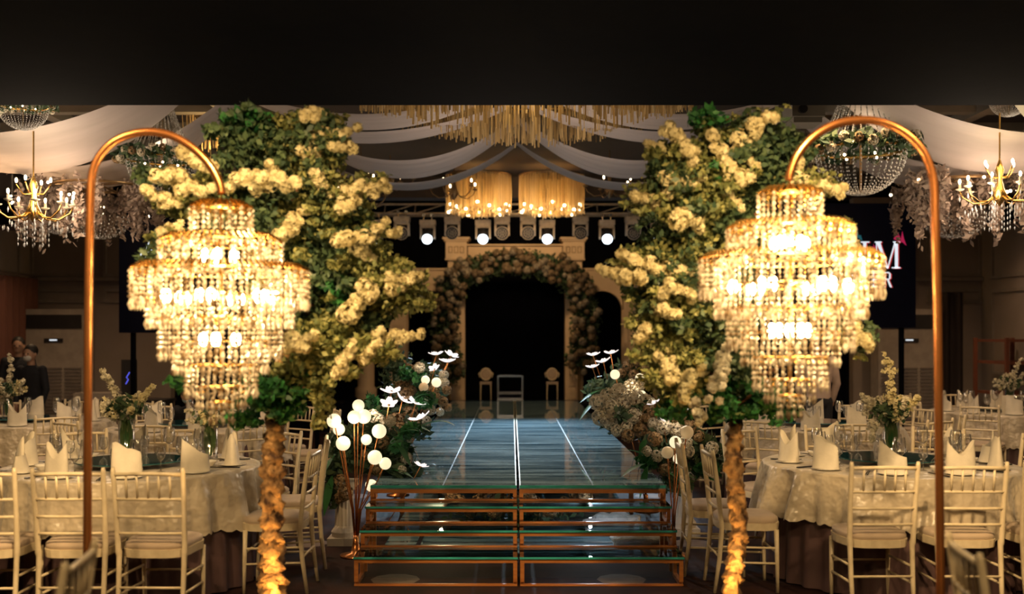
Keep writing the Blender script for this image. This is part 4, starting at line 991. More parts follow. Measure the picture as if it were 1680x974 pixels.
c1 = mk_throne('small ornate oval back chair on the dark stage, left of the tube frame'); c1.location = (P(797, 600, 19.9)[0], 19.9, SZ); c1.scale = (0.56,)*3
dup(c1, (P(906, 600, 19.9)[0], 19.9, SZ), 0, 'small ornate oval back chair on the dark stage, right of the tube frame', None, 0.56)
t = thing('cube_stand', 'thin metal cube frame standing in the middle of the dark stage', 'stand', (P(837, 615, 19.6)[0], 19.6, SZ))
for s_ in (-1, 1):
    for q in (-1, 1): MB().box((s_*0.23, q*0.23, 0.19), (0.02, 0.02, 0.38)).build('upright', 'steel', t)
    for z in (0.06, 0.38):
        MB().box((0, s_*0.23, z), (0.44, 0.025, 0.025)).build('crossbar', 'steel', t); MB().box((s_*0.23, 0, z), (0.025, 0.43, 0.025)).build('crossbar', 'steel', t)

# ================================================================= TRUSS AND MOVING HEADS
TZ = 3.80; TY = 18.0
t = thing('lighting_truss', 'long flat lattice truss carrying the stage moving heads', 'truss', (-0.1, TY, TZ))
for (y, z) in ((-0.15, 0), (0.15, 0), (0, 0.18)):
    MB().tube([(-4.2, y, z), (4.2, y, z)], 0.022, 8).build('chord', 'fixture', t)
for k in range(17):
    x = -4.2+k*0.525
    b = MB()
    b.tube([(x, -.15, 0), (x, .15, 0)], 0.01, 6); b.tube([(x, -.15, 0), (x, 0, .18)], 0.01, 6)
    if k < 16: b.tube([(x, -.15, 0), (x+0.525, 0, .18)], 0.01, 6)
    b.build('brace', 'fixture', t)
for x in (-3.9, 3.9): MB().tube([(x, 0, 0.18), (x, 0, 0.69)], 0.012, 6).build('hanger', 'steel', t)
def mk_head(lit):
    def f(label):
        t = thing('moving_head', label, 'stage light')
        b = MB(); b.box((0, 0, -0.13), (0.27, 0.22, 0.08)); b.box((0, 0, -0.18), (0.24, 0.2, 0.02)); b.build('base', 'fixture', t)
        for s_ in (-1, 1):
            b = MB(); b.tube([(s_*.07, 0, -0.09), (s_*.07, 0, 0.0)], 0.015, 6); b.tube([(s_*.07, -0.03, 0.0), (s_*.07, 0.03, 0.0)], 0.03, 8); b.build('clamp', 'steel', t)
        b = MB()
        for s_ in (-1, 1): b.box((s_*0.115, 0, -0.30), (0.035, 0.12, 0.22))
        b.box((0, 0, -0.205), (0.26, 0.12, 0.03)); b.build('yoke', 'fixture', t)
        if lit:
            b = MB(); b.tube([(0, 0.08, -0.24), (0, -0.02, -0.30), (0, -0.11, -0.40)], [0.05, 0.085, 0.09], 14); b.build('head', 'fixture_dark', t, True)
            b = MB(); b.ball((0, -0.13, -0.42), 0.085, 16, 10); b.build('lens', 'lens_cool', t, True)
        else:
            b = MB(); b.tube([(0, 0.10, -0.34), (0, -0.10, -0.375)], [0.07, 0.118], 18); h = b.build('head', 'fixture', t)
            MB().tube([(0, -0.101, -0.375), (0, -0.113, -0.377)], 0.106, 20).build('face', 'fixture_dark', t)
            k_ = 0
            b = MB()
            for rr, n in ((0, 1), (0.035, 6), (0.07, 12)):
                for k in range(n):
                    a = 2*PI*k/n; b.ball((rr*math.cos(a), -0.116, -0.377+rr*math.sin(a)), 0.011, 8, 5)
            o = b.build('led_lenses', 'fixture', h)
        return t
    return f
LITX = [617, 703, 793, 897, 994, 1078]; DARKX = [661, 743, 824, 866, 951, 1037]
order = ('first', 'second', 'third', 'fourth', 'fifth', 'sixth')
for k, px in enumerate(LITX):
    place('headA', mk_head(True), (P(px, 0, TY)[0], TY-0.15, TZ-0.03), 0, 'stage light shining bright white on the truss, %s from the left' % order[k], 'lit moving heads')
for k, px in enumerate(DARKX):
    place('headB', mk_head(False), (P(px, 0, TY)[0], TY-0.15, TZ+0.03), 0, 'unlit stage light with a honeycomb face on the truss, %s from the left' % order[k], 'unlit moving heads')

# ================================================================= DRAPES
def swag(A, B, low, w_, label, tilt=0.0, m_='drape', folds=3, skew=0.0):
    """a hanging cloth band from A to B whose middle sinks to height low; w_ = width along the hall"""
    b = MB(); n = 40; mW = 10; vs = []; fs = []
    A = Vector(A); B = Vector(B); zl = low
    for i in range(n+1):
        f = i/n; c = A.lerp(B, f); base = A.z+(B.z-A.z)*f
        sag = (A.z+B.z)/2-zl; c.z = base-sag*4*f*(1-f)
        for j in range(mW+1):
            g = j/mW-0.5; ww = w_*(0.35+0.65*math.sin(PI*f)**0.6)
            vs.append((c.x+skew*g, c.y+g*ww, c.z+tilt*g*math.sin(PI*f)-0.5*abs(g*0)+0.012*math.cos(g*folds*6.28*2)))
    for i in range(n):
        for j in range(mW): a = i*(mW+1)+j; fs.append((a, a+1, a+mW+2, a+mW+1))
    b.add(vs, fs); o = b.build('ceiling_drape', m_, smooth=True)
    return meta(o, label, 'drape', 'ceiling drapes')
for s_, sd in ((-1, 'left'), (1, 'right')):
    x0 = 0.07
    swag((x0, 13.8, 4.24), (x0+s_*2.75, 13.3, 4.05), 3.63, 0.4, 'thin farthest ceiling drape sagging to the %s above the gold drum chandeliers' % sd, -0.03)
    swag((x0, 12.4, 4.26), (x0+s_*2.65, 12.2, 4.15), 3.64, 0.72, 'wide grey ceiling drape second from the stage, on the %s' % sd, -0.10)
    swag((x0, 11.4, 4.26), (x0+s_*3.2, 11.2, 4.15), 3.83, 0.45, 'grey ceiling drape third from the stage, on the %s' % sd, -0.03)
    swag((x0, 10.4, 4.26), (x0+s_*3.0, 10.3, 4.2), 3.80, 0.5, 'nearest centre ceiling drape behind the gold fringe, on the %s' % sd, -0.05)
    swag((s_*2.9, 9.9, 4.28), (s_*6.9, 10.2, 4.2), 3.42, 0.95, 'broad pale drape sweeping low past the %s copper arch' % sd, -0.22)
    swag((s_*2.8, 10.9, 4.26), (s_*6.3, 11.1, 4.1), 3.34, 0.8, 'pale drape hanging behind the broad one on the %s' % sd, -0.10)
    swag((s_*4.3, 9.3, 4.2), (s_*7.4, 9.1, 4.1), 3.12, 0.7, 'greenish cream drape at the %s wall above the gold candle chandelier' % sd, -0.22, 'drape_pale')

# ================================================================= HANGING LIGHTS
def strings(b, items, w_=0.008):
    for (x, y, z0, z1) in items:
        a = random.random()*PI; dx, dy = math.cos(a)*w_, math.sin(a)*w_; j = random.uniform(-.012, .012)
        b.add([(x-dx, y-dy, z0), (x+dx, y+dy, z0), (x+dx+j, y+dy, (z0+z1)/2), (x-dx+j, y-dy, (z0+z1)/2), (x+dx, y+dy, z1), (x-dx, y-dy, z1)], [(0, 1, 2, 3), (3, 2, 4, 5)])
t = thing('fringe_chandelier', 'huge round gold fringe chandelier hanging over the centre of the hall', 'chandelier', (0.14, 10.4, 4.3))
b = MB(); items = []
for ring in (1.65, 1.45, 1.2):
    n = int(2*PI*ring/0.024)
    for k in range(n):
        a = 2*PI*k/n+random.uniform(-.01, .01); x, y = ring*math.cos(a), ring*math.sin(a)
        prof = 0.30+0.42*abs(math.sin(a))**0.8 if math.sin(a) < 0 else 0.28+0.12*math.sin(a)
        items.append((x, y, -0.03, -prof*random.uniform(0.80, 1.10)-(1.65-ring)*0.10))
strings(b, items, 0.0085); o = b.build('gold_fringe', 'gold_string', t); o['kind'] = 'stuff'
for ring in (1.65, 1.45, 1.2):
    MB().tube([(ring*math.cos(a), ring*math.sin(a), -0.03) for a in [2*PI*i/48 for i in range(49)]], 0.012, 6, False).build('ring', 'gold', t)
for k in range(8):
    a = 2*PI*k/8; MB().ball((0.9*math.cos(a), 0.9*math.sin(a), -0.08), 0.022, 8, 6).build('bulb', 'bulb_small', t)
lamp('POINT', 'fringe_lamp', (0.14, 9.2, 3.9), 16, (1.0, 0.72, 0.36), 0.25); 
def mk_drum(label):
    t = thing('drum_chandelier', label, 'chandelier'); b = MB(); it = []
    for rr in (0.50, 0.42, 0.30):
        n = int(2*PI*rr/0.022)
        for k in range(n):
            a = 2*PI*k/n; it.append((rr*math.cos(a), rr*math.sin(a), 0.0, -0.55*random.uniform(.92, 1.05)-(0.5-rr)*0.15))
    strings(b, it, 0.007); o = b.build('gold_fringe', 'gold_string', t); o['kind'] = 'stuff'
    b = MB()
    for (x, y, z0, z1) in it[::2]: b.octa((x*1.01, y*1.01, z1-0.01), 0.010, 0.022)
    o = b.build('crystal_drops', 'crystal', t); o['kind'] = 'stuff'
    MB().tube([(0.5*math.cos(a), 0.5*math.sin(a), 0) for a in [2*PI*i/36 for i in range(37)]], 0.014, 6, False).build('ring', 'dark_gold', t)
    MB().tube([(0, 0, 0.0), (0, 0, 0.14)], 0.012, 6).build('rod', 'dark_gold', t)
    for k in range(16):
        a = 2*PI*k/16; MB().ball((0.46*math.cos(a), 0.46*math.sin(a), -0.46-0.05*(k % 3)), 0.022, 8, 6).build('bulb', 'bulb_small', t)
    return t
DR = [(P(785, 0, 16.0)[0], 16.0, 4.16), (P(905, 0, 16.0)[0], 16.0, 4.16), (P(510, 0, 15.6)[0], 15.6, 4.16), (P(1190, 0, 15.6)[0], 15.6, 4.16)]
for k, p in enumerate(DR):
    place('drum', mk_drum, p, 0, 'gold string drum chandelier with glowing rim, %s' % ('left of the two above the truss', 'right of the two above the truss', 'half hidden behind the left tree', 'hidden behind the right tree')[k], 'drum chandeliers')
    lamp('POINT', 'drum_lamp', (p[0], p[1]-0.1, p[2]-0.50), 26, (1.0, 0.58, 0.20), 0.12)
# candle chandeliers
def mk_candle(big_):
    def f(label):
        t = thing('candle_chandelier', label, 'chandelier'); R = 0.34
        mm = 'gold' if big_ else 'dark_gold'
        b = MB(); b.lathe([(0, -0.12), (0.03, -0.08), (0.07, -0.02), (0.04, 0.05), (0.02, 0.14), (0.04, 0.22), (0.015, 0.30), (0.0, 0.34)], 14); b.build('body', mm, t, True)
        MB().tube([(0, 0, 0.30), (0, 0, 0.75)], 0.008, 6).build('chain', mm, t)
        n = 9 if big_ else 5
        for k in range(n):
            a = 2*PI*k/n+0.3; up = 0.0
            p = lambda r, z: (r*math.cos(a), r*math.sin(a), z)
            arm = MB().tube([p(.03, 0), p(.12, -0.07), p(.22, -0.08), p(.31, -0.02), p(R, 0.04)], 0.008, 6).build('arm', mm, t, True)
            b = MB(); b.lathe([(0.0, 0.04), (0.035, 0.055), (0.04, 0.065), (0.012, 0.065), (0.011, 0.11), (0, 0.11)], 10, (R*math.cos(a), R*math.sin(a), 0)); b.build('candle_cup', 'chair_white' if big_ else mm, arm, True)
            MB().ball(p(R, 0.135), 0.013, 8, 6, sz=1.9).build('flame_bulb', 'bulb_small', arm)
            if big_:
                b = MB()
                for q in range(4): b.octa(p(R*(0.6+0.13*q), -0.12-0.03*(q % 2)-0.02*q), 0.010, 0.028)
                b.octa(p(R, -0.03), 0.01, 0.03); b.build('crystal_drops', 'crystal_bead', arm)
        if big_:
            for k in range(4):
                a = 2*PI*k/4; p = (0.16*math.cos(a), 0.16*math.sin(a), 0.24)
                arm = MB().tube([(0, 0, 0.15), (p[0]*.6, p[1]*.6, 0.15), p], 0.007, 6).build('arm', mm, t, True)
                MB().ball((p[0], p[1], 0.28), 0.013, 8, 6, sz=1.9).build('flame_bulb', 'bulb_small', arm)
            b = MB()
            for k in range(12):
                a = 2*PI*k/12; r_ = 0.09+0.04*(k % 2)
                for q in range(5): b.octa((r_*math.cos(a), r_*math.sin(a), -0.12-0.05*q), 0.008, 0.02)
            b.build('crystal_drops', 'crystal_bead', t)
        return t
    return f
place('candleB', mk_candle(True), P(55, 345, 9.6), 0, 'ornate gold candle chandelier with crystal drops at the left edge of the hall', 'gold candle chandeliers')
place('candleB', mk_candle(True), P(1640, 318, 9.6), 0.3, 'ornate gold candle chandelier with crystal drops at the right edge of the hall', 'gold candle chandeliers')
for p in ((55, 345), (1640, 318)): q = P(p[0], p[1], 9.6); lamp('POINT', 'candle_lamp', (q[0], q[1]-0.1, q[2]+0.22), 7, (1.0, 0.72, 0.30), 0.2)
for (px, py, d, lab) in ((592, 328, 14.3, 'left of the truss centre'), (640, 300, 15.0, 'behind the low drape on the left'), (1000, 312, 14.6, 'right of the gold drums'), (745, 315, 14.8, 'beside the left gold drum')):
    p = P(px, py, d); place('candleS', mk_candle(False), p, random.random(), 'thin dark candle chandelier %s' % lab, 'thin candle chandeliers')
# bead basket chandeliers with flower rings
def mk_basket(label):
    t = thing('bead_chandelier', label, 'chandelier'); R = 0.5
    b = MB()
    for k in range(40):
        a = 2*PI*k/40
        for q in range(17):                                    # bowl
            f = q/16*PI/2; b.octa((R*0.86*math.cos(f)*math.cos(a), R*0.86*math.cos(f)*math.sin(a), -0.02-0.42*math.sin(f)), 0.0095, 0.013)
    o = b.build('bead_bowl', 'crystal_bead', t); o['kind'] = 'stuff'
    b = MB()
    for k in range(30):
        a = 2*PI*k/30
        for q in range(34):
            f = q/33; r_ = R*0.55*(1-f)**1.3+0.14; b.octa((r_*math.cos(a), r_*math.sin(a), 0.04+0.66*f), 0.009, 0.012)
    o = b.build('bead_cone', 'crystal_bead', t); o['kind'] = 'stuff'
    MB().tube([(R*0.88*math.cos(a), R*0.88*math.sin(a), 0) for a in [2*PI*i/36 for i in range(37)]], 0.018, 8, False).build('ring', 'gold', t)
    MB().tube([(0.15*math.cos(a), 0.15*math.sin(a), 0.72) for a in [2*PI*i/24 for i in range(25)]], 0.014, 6, False).build('crown', 'gold', t)
    MB().tube([(0, 0, -0.44), (0, 0, 0.75)], 0.012, 6).build('rod', 'dark_gold', t)
    leaf_cloud('foliage', 'leaf_dark', [((R*math.cos(a), R*math.sin(a), 0.03), (0.1, 0.1, 0.09)) for a in [2*PI*i/18 for i in range(18)]], 900, 0.045, t)
    for k in range(26):
        a = 2*PI*k/26; rr = R*random.uniform(.95, 1.1)
        bloom('bloom_cream' if k % 3 else 'bloom_brown', (rr*math.cos(a), rr*math.sin(a), random.uniform(-.04, .09)), 0.05, t)
    for k in range(4):
        a = 2*PI*k/4+.4; MB().ball((0.2*math.cos(a), 0.2*math.sin(a), -0.06), 0.014, 8, 6).build('bulb', 'bulb_small', t)
    return t
for (px, py, d, sc, lab) in ((1412, 246, 10.2, 1.0, 'behind the right copper arch'), (265, 262, 10.6, 0.80, 'behind the left copper arch'), (38, 172, 9.2, 0.5, 'at the top left corner'), (1655, 160, 9.6, 0.4, 'at the top right corner')):
    p = P(px, py, d); place('basket', mk_basket, p, 0, 'crystal bead basket chandelier with a flower ring %s' % lab, 'bead basket chandeliers', sc)
    lamp('POINT', 'basket_lamp', (p[0], p[1], p[2]+0.15*sc), 5*sc, (1.0, 0.78, 0.52), 0.1)
# gold string curtains behind the arches
def string_drop(px0, px1, py, d, label, m_, kind='string_curtain', dens=1.0):
    x0 = P(px0, 0, d)[0]; x1 = P(px1, 0, d)[0]; z = P(0, py, d)[2]
    t = thing(kind, label, 'string curtain', ((x0+x1)/2, d, 4.28)); b = MB(); it = []
    n = int((x1-x0)/0.014*dens)
    for k in range(n):
        it.append((random.uniform(x0, x1)-(x0+x1)/2, random.uniform(-.2, .2), -0.03, (z-4.28)+random.uniform(-.12, .10)))
    strings(b, it, 0.007); o = b.build('strings', m_, t); o['kind'] = 'stuff'
    MB().box((0, 0, -0.01), (x1-x0, 0.42, 0.03)).build('header', 'dark_gold', t)
    return t
string_drop(303, 372, 245, 12.0, 'gold string curtain glowing behind the left bead chandelier', 'gold_string')
string_drop(1285, 1385, 285, 12.4, 'brown string curtain behind the projector', 'beige_string')
string_drop(1265, 1290, 268, 12.2, 'short crystal string curtain at the right tree', 'beige_string')
string_drop(425, 470, 200, 12.6, 'gold string curtain behind the left tree top', 'gold_string')
lamp('POINT', 'string_lamp', (P(338, 0, 11.7)[0], 11.7, 3.75), 14, (1.0, 0.62, 0.24), 0.15)
# leaf chandeliers
def mk_leafy(label):
    t = thing('leaf_chandelier', label, 'chandelier')
    b = MB(); b.tube([(0.42*math.cos(a), 0.42*math.sin(a), 0) for a in [2*PI*i/30 for i in range(31)]], 0.015, 6, False); b.build('ring', 'dark_gold', t)
    MB().tube([(0, 0, 0), (0, 0, 0.6)], 0.012, 6).build('rod', 'dark_gold', t)
    for k in range(3):
        a = 2*PI*k/3; MB().tube([(0, 0, 0.02), (0.42*math.cos(a), 0.42*math.sin(a), 0)], 0.01, 6).build('spoke', 'dark_gold', t)
    el = []
    for k in range(30):
        a = random.random()*6.28; r_ = 0.6*math.sqrt(random.random()); zz = random.uniform(-0.55, 0.0)
        el.append(((r_*math.cos(a)*1.1, r_*math.sin(a), zz/2), (0.06, 0.06, 0.10-zz/2)))
    leaf_cloud('hanging_leaves', 'dry_leaf', el, 3400, 0.034, t, 0.5, 1.2)
    for k in range(9):
        a = random.random()*6.28; MB().ball((0.58*math.cos(a), 0.58*math.sin(a), random.uniform(-.25, 0.0)), 0.014, 8, 6).build('bulb', 'bulb_small', t)
    b = MB()
    for k in range(24):
        a = 2*PI*k/24
        for q in range(9): f = q/8*PI/2; b.octa((0.30*math.cos(f)*math.cos(a), 0.30*math.cos(f)*math.sin(a), -0.32-0.2*math.sin(f)), 0.010, 0.012)
    o = b.build('bead_bowl', 'crystal_bead', t); o['kind'] = 'stuff'
    return t
for (px, py, d, sc, lab) in ((162, 306, 10.9, 1.05, 'behind the left copper arch pole'), (1566, 300, 10.9, 1.1, 'behind the right copper arch pole'), (-6, 225, 10.6, 0.6, 'at the left edge above the candle chandelier'), (1690, 262, 10.8, 0.55, 'at the right edge beside the candle chandelier'), (95, 320, 12.6, 0.9, 'farther back, left of the copper arch pole')):
    p = P(px, py, d); place('leafy', mk_leafy, p, random.random()*3, 'chandelier of hanging pale dry leaves %s' % lab, 'leaf chandeliers', sc)
    lamp('POINT', 'leafy_lamp', (p[0], p[1]-0.75, p[2]-0.25), 15.0, (1.0, 0.72, 0.50), 0.15)
# projector
p = P(1318, 190, 9.6)
t = thing('projector', 'white ceiling projector in front of the brown string curtain', 'projector', p)
b = MB(); b.box((0, 0, 0.03), (0.30, 0.36, 0.14)); b.build('body', 'beam_paint', t)
b = MB(); b.box((0, 0, -0.065), (0.26, 0.30, 0.05)); b.build('underside', 'beam_paint', t)
b = MB(); b.tube([(-0.06, -0.18, 0.02), (-0.06, -0.22, 0.02)], 0.04, 14); b.build('lens', 'fixture_dark', t)
MB().tube([(0, 0, 0.10), (0, 0, 4.3-p[2])], 0.02, 8).build('mount', 'steel', t)

# ================================================================= SIDE SCREENS
def screen(x0, x1, z0, z1, y, label):
    t = thing('video_wall', label, 'screen', ((x0+x1)/2, y, 0), group='side screens')
    w2 = (x1-x0)
    MB().box((0, 0.05, (z0+z1)/2), (w2, 0.10, z1-z0)).build('panel', 'screen_black', t)
    for s_ in (-1, 1): MB().box((s_*(w2/2-0.15), 0.14, z1/2), (0.06, 0.06, z1)).build('support', 'black_cloth', t)
    return t
scL = screen(-5.50, -2.6, 1.73, 3.50, 14.5, 'large black video wall with a curling white line emblem, left of the stage')
scR = screen(2.75, 5.65, 1.80, 3.54, 14.5, 'large black video wall with white serif lettering, right of the stage')
YS = -0.006
def sl(px): return (px-CX)/F*14.5
def slz(py): return EYE-(py-HOR)/F*14.5
def flat(name, polys, material, parent, ox=0.0, oz=0.0, dy=0.0):
    b = MB()
    for poly in polys:
        n = len(poly); vs = [(sl(p[0])-parent.location[0]+ox, YS+dy, slz(p[1])+oz) for p in poly]+[(sl(p[0])-parent.location[0]+ox, YS+dy+0.004, slz(p[1])+oz) for p in poly]
        fs = [tuple(range(n-1, -1, -1)), tuple(range(n, 2*n))]+[(i, (i+1) % n, n+(i+1) % n, n+i) for i in range(n)]
        b.add(vs, fs)
    return b.build(name, material, parent)
def R4(x0, y0, x1, y1): return [(x0, y0), (x1, y0), (x1, y1), (x0, y1)]
I_ = [R4(1412, 396, 1426, 398), R4(1416, 398, 1421, 440), R4(1412, 438, 1426, 440)]
K_ = [R4(1366, 397, 1378, 399), R4(1370, 399, 1373, 440), R4(1366, 438, 1378, 440)]
M_ = [R4(1435, 396, 1446, 398), [(1438, 398), (1444, 398), (1457, 440), (1453, 440)], [(1455, 440), (1457, 440), (1469, 399), (1467, 398)], R4(1465, 396, 1476, 398), R4(1468, 398, 1473, 440), R4(1463, 438, 1477, 440), R4(1437, 398, 1438.5, 438), R4(1434, 438, 1442, 440)]
E1 = lambda x: [R4(x, 446, x+3, 471), R4(x, 446, x+12, 448), R4(x, 457, x+9, 459), R4(x, 469, x+12, 471)]
C1 = lambda x: [[(x+11, 446), (x+11, 449), (x+5, 449), (x+3, 453), (x+3, 464), (x+5, 468), (x+11, 468), (x+11, 471), (x+3, 471), (x, 466), (x, 451), (x+3, 446)]]
N1 = lambda x: [R4(x, 446, x+2, 471), [(x+1, 446), (x+4, 446), (x+12, 471), (x+9, 471)], R4(x+10, 446, x+12, 471)]
T1 = lambda x: [R4(x, 446, x+13, 448), R4(x+5, 448, x+8, 471)]
R1 = lambda x: [R4(x, 446, x+3, 471), R4(x, 446, x+9, 448), [(x+9, 446), (x+12, 449), (x+12, 456), (x+9, 459), (x+9, 456.5), (x+9.5, 455), (x+9.5, 450), (x+9, 448)], R4(x, 457, x+9, 459), [(x+6, 459), (x+9, 459), (x+14, 471), (x+11, 471)]]
words = I_+M_+K_; words2 = C1(1360)+E1(1377)+N1(1394)+T1(1410)+E1(1431)+R1(1449)
flat('lettering_shadow', words+words2, 'sign_red', scR, 0.018, -0.006, 0.003)
flat('lettering', words+words2, 'sign_white', scR, 0, 0, -0.002)
def star(cx, cy, r_):
    return [[(cx, cy), (cx+r_*math.cos(a-.35)*.4, cy+r_*math.sin(a-.35)*.4), (cx+r_*math.cos(a), cy+r_*math.sin(a)), (cx+r_*math.cos(a+.35)*.4, cy+r_*math.sin(a+.35)*.4)] for a in [2*PI*k/6+.3 for k in range(6)]]
flat('red_flower', star(1386, 362, 6)+star(1434, 406, 6)+star(1353, 360, 4)+[[(1470, 376), (1478, 392), (1474, 396), (1466, 392)], [(1478, 392), (1480, 379), (1483, 392), (1487, 403), (1480, 397), (1472, 396)]], 'sign_magenta', scR, dy=-0.001)
flat('teal_sprig', [[(1362+k*6, 360+k*k*0.55), (1370+k*6, 356+k*k*0.6), (1373+k*6, 366+k*k*0.6)] for k in range(8)], 'sign_teal', scR)
b = MB()
def curl(pts, r_=0.012):
    W = [(sl(x)-scL.location[0], YS, slz(y)) for (x, y) in pts]; b.tube(W, r_, 6)
curl([(255, 402), (252, 396), (246, 395), (243, 403), (241, 412), (241, 420), (238, 428), (236, 434), (230, 436), (228, 430)])
curl([(250, 410), (240, 413), (233, 415), (229, 422), (229, 433), (226, 436), (221, 442), (222, 448), (227, 452)])
curl([(229, 434), (228, 439), (224, 438), (226, 434)], 0.008); curl([(258, 396), (256, 400), (252, 398)], 0.008)
b.build('line_emblem', 'sign_white', scL)

# ================================================================= ROOM THINGS AT THE SIDES
def ac_unit(x, label):
    t = thing('air_conditioner', label, 'air conditioner', (x, 16.75, 0), group='floor standing air conditioners')
    MB().box((0, 0, 1.06), (0.98, 0.36, 2.12)).build('cabinet', 'appliance', t)
    MB().box((0, -0.185, 1.92), (0.90, 0.02, 0.22)).build('outlet', 'fixture_dark', t)
    MB().box((0, -0.185, 1.62), (0.30, 0.02, 0.06)).build('display', 'fixture_dark', t)
    MB().box((0, -0.197, 1.625), (0.12, 0.004, 0.02)).build('lit_readout', 'sign_white', t)
    for c in (-1, 0, 1):
        for k in range(16):
            MB().box((c*0.31, -0.19, 0.35+k*0.055), (0.27, 0.02, 0.022)).build('slat', 'louver', t)
ac_unit(-7.33, 'tall floor standing air conditioner against the back wall, left of the room')
ac_unit(6.35, 'tall floor standing air conditioner below the right video wall')
def curtain(x0, y0, x1, y1, z0, z1, m_, label, n=60):
    b = MB(); vs = []; fs = []; dx, dy = x1-x0, y1-y0; ln = math.hypot(dx, dy); nx, ny = -dy/ln, dx/ln
    for i in range(n+1):
        f = i/n; o_ = 0.05*math.sin(f*ln*30)
        for q in (0, 0.01):
            for z in (z0, z1): vs.append((x0+dx*f+nx*(o_+q), y0+dy*f+ny*(o_+q), z))
    for i in range(n): a = i*4; fs += [(a, a+4, a+5, a+1), (a+2, a+3, a+7, a+6)]
    b.add(vs, fs); o = b.build('window_curtain', m_, smooth=True); return meta(o, label, 'curtain')
curtain(-7.78, 13.6, -7.78, 16.9, 0.02, 2.62, 'maroon_curtain', 'maroon pleated curtain on the left wall beside the air conditioner', 100)
MB().tube([(-7.7, 13.5, 2.66), (-7.7, 16.95, 2.66)], 0.018, 8).build('curtain_rail', 'steel')
meta(bpy.data.objects['curtain_rail'], 'shiny curtain rail above the maroon curtain', 'rail')
curtain(6.9, 16.85, 7.35, 16.85, 0.02, 2.4, 'brown_curtain', 'dark brown curtain in the right back corner behind the copper arch pole', 40)
# dj desk
t = thing('mixing_desk', 'dark sound desk at the back left with mixers on it', 'desk', (-5.9, 15.6, 0))
MB().box((0, 0, 0.72), (1.5, 0.6, 0.04)).build('desk_top', 'fixture_dark', t)
for s_ in (-1, 1): MB().box((s_*0.7, 0, 0.35), (0.05, 0.5, 0.70)).build('side_panel', 'fixture_dark', t)
MB().box((-0.3, -0.05, 0.79), (0.6, 0.4, 0.10)).build('mixer', 'appliance', t)
t = thing('computer_monitor', 'dark monitor with a blue zigzag light on the sound desk', 'monitor', (-5.8, 15.7, 0.74))
MB().box((0, 0, 0.34), (0.22, 0.06, 0.50)).build('case', 'fixture_dark', t)
MB().tube([(-0.04, -0.035, 0.22), (0.0, -0.035, 0.29), (-0.03, -0.035, 0.32), (0.02, -0.035, 0.40)], 0.006, 6).build('blue_strip', 'blue_light', t)
MB().box((0, 0, 0.045), (0.16, 0.16, 0.09)).build('foot', 'fixture_dark', t)
# speakers
for (px, py, d, rz, lab) in ((1650, 345, 13.5, 0.3, 'right'), (20, 350, 13.0, -0.3, 'left')):
    p = P(px, py, d); t = thing('loudspeaker', 'black ceiling hung loudspeaker at the %s wall' % lab, 'speaker', p, rz)
    MB().box((0, 0, 0), (0.62, 0.4, 0.38)).build('cabinet', 'fixture_dark', t)
    MB().box((0, -0.205, 0), (0.56, 0.01, 0.32)).build('grille', 'black_cloth', t)
    MB().tube([(0, 0, 0.19), (0, 0, 4.17-p[2])], 0.015, 6).build('bracket', 'steel', t)
# rust coloured open shelf at the right
t = thing('open_shelf', 'rust red wooden open shelf at the right wall', 'shelf', (7.30, 15.2, 0))
for s_ in (-1, 1):
    for q in (-1, 1): MB().box((s_*0.28, q*0.5, 0.83), (0.05, 0.05, 1.66)).build('post', 'rust_wood', t)
for z in (0.4, 0.85, 1.3, 1.62): MB().box((0, 0, z), (0.51, 0.94, 0.04)).build('shelf_board', 'rust_wood', t)

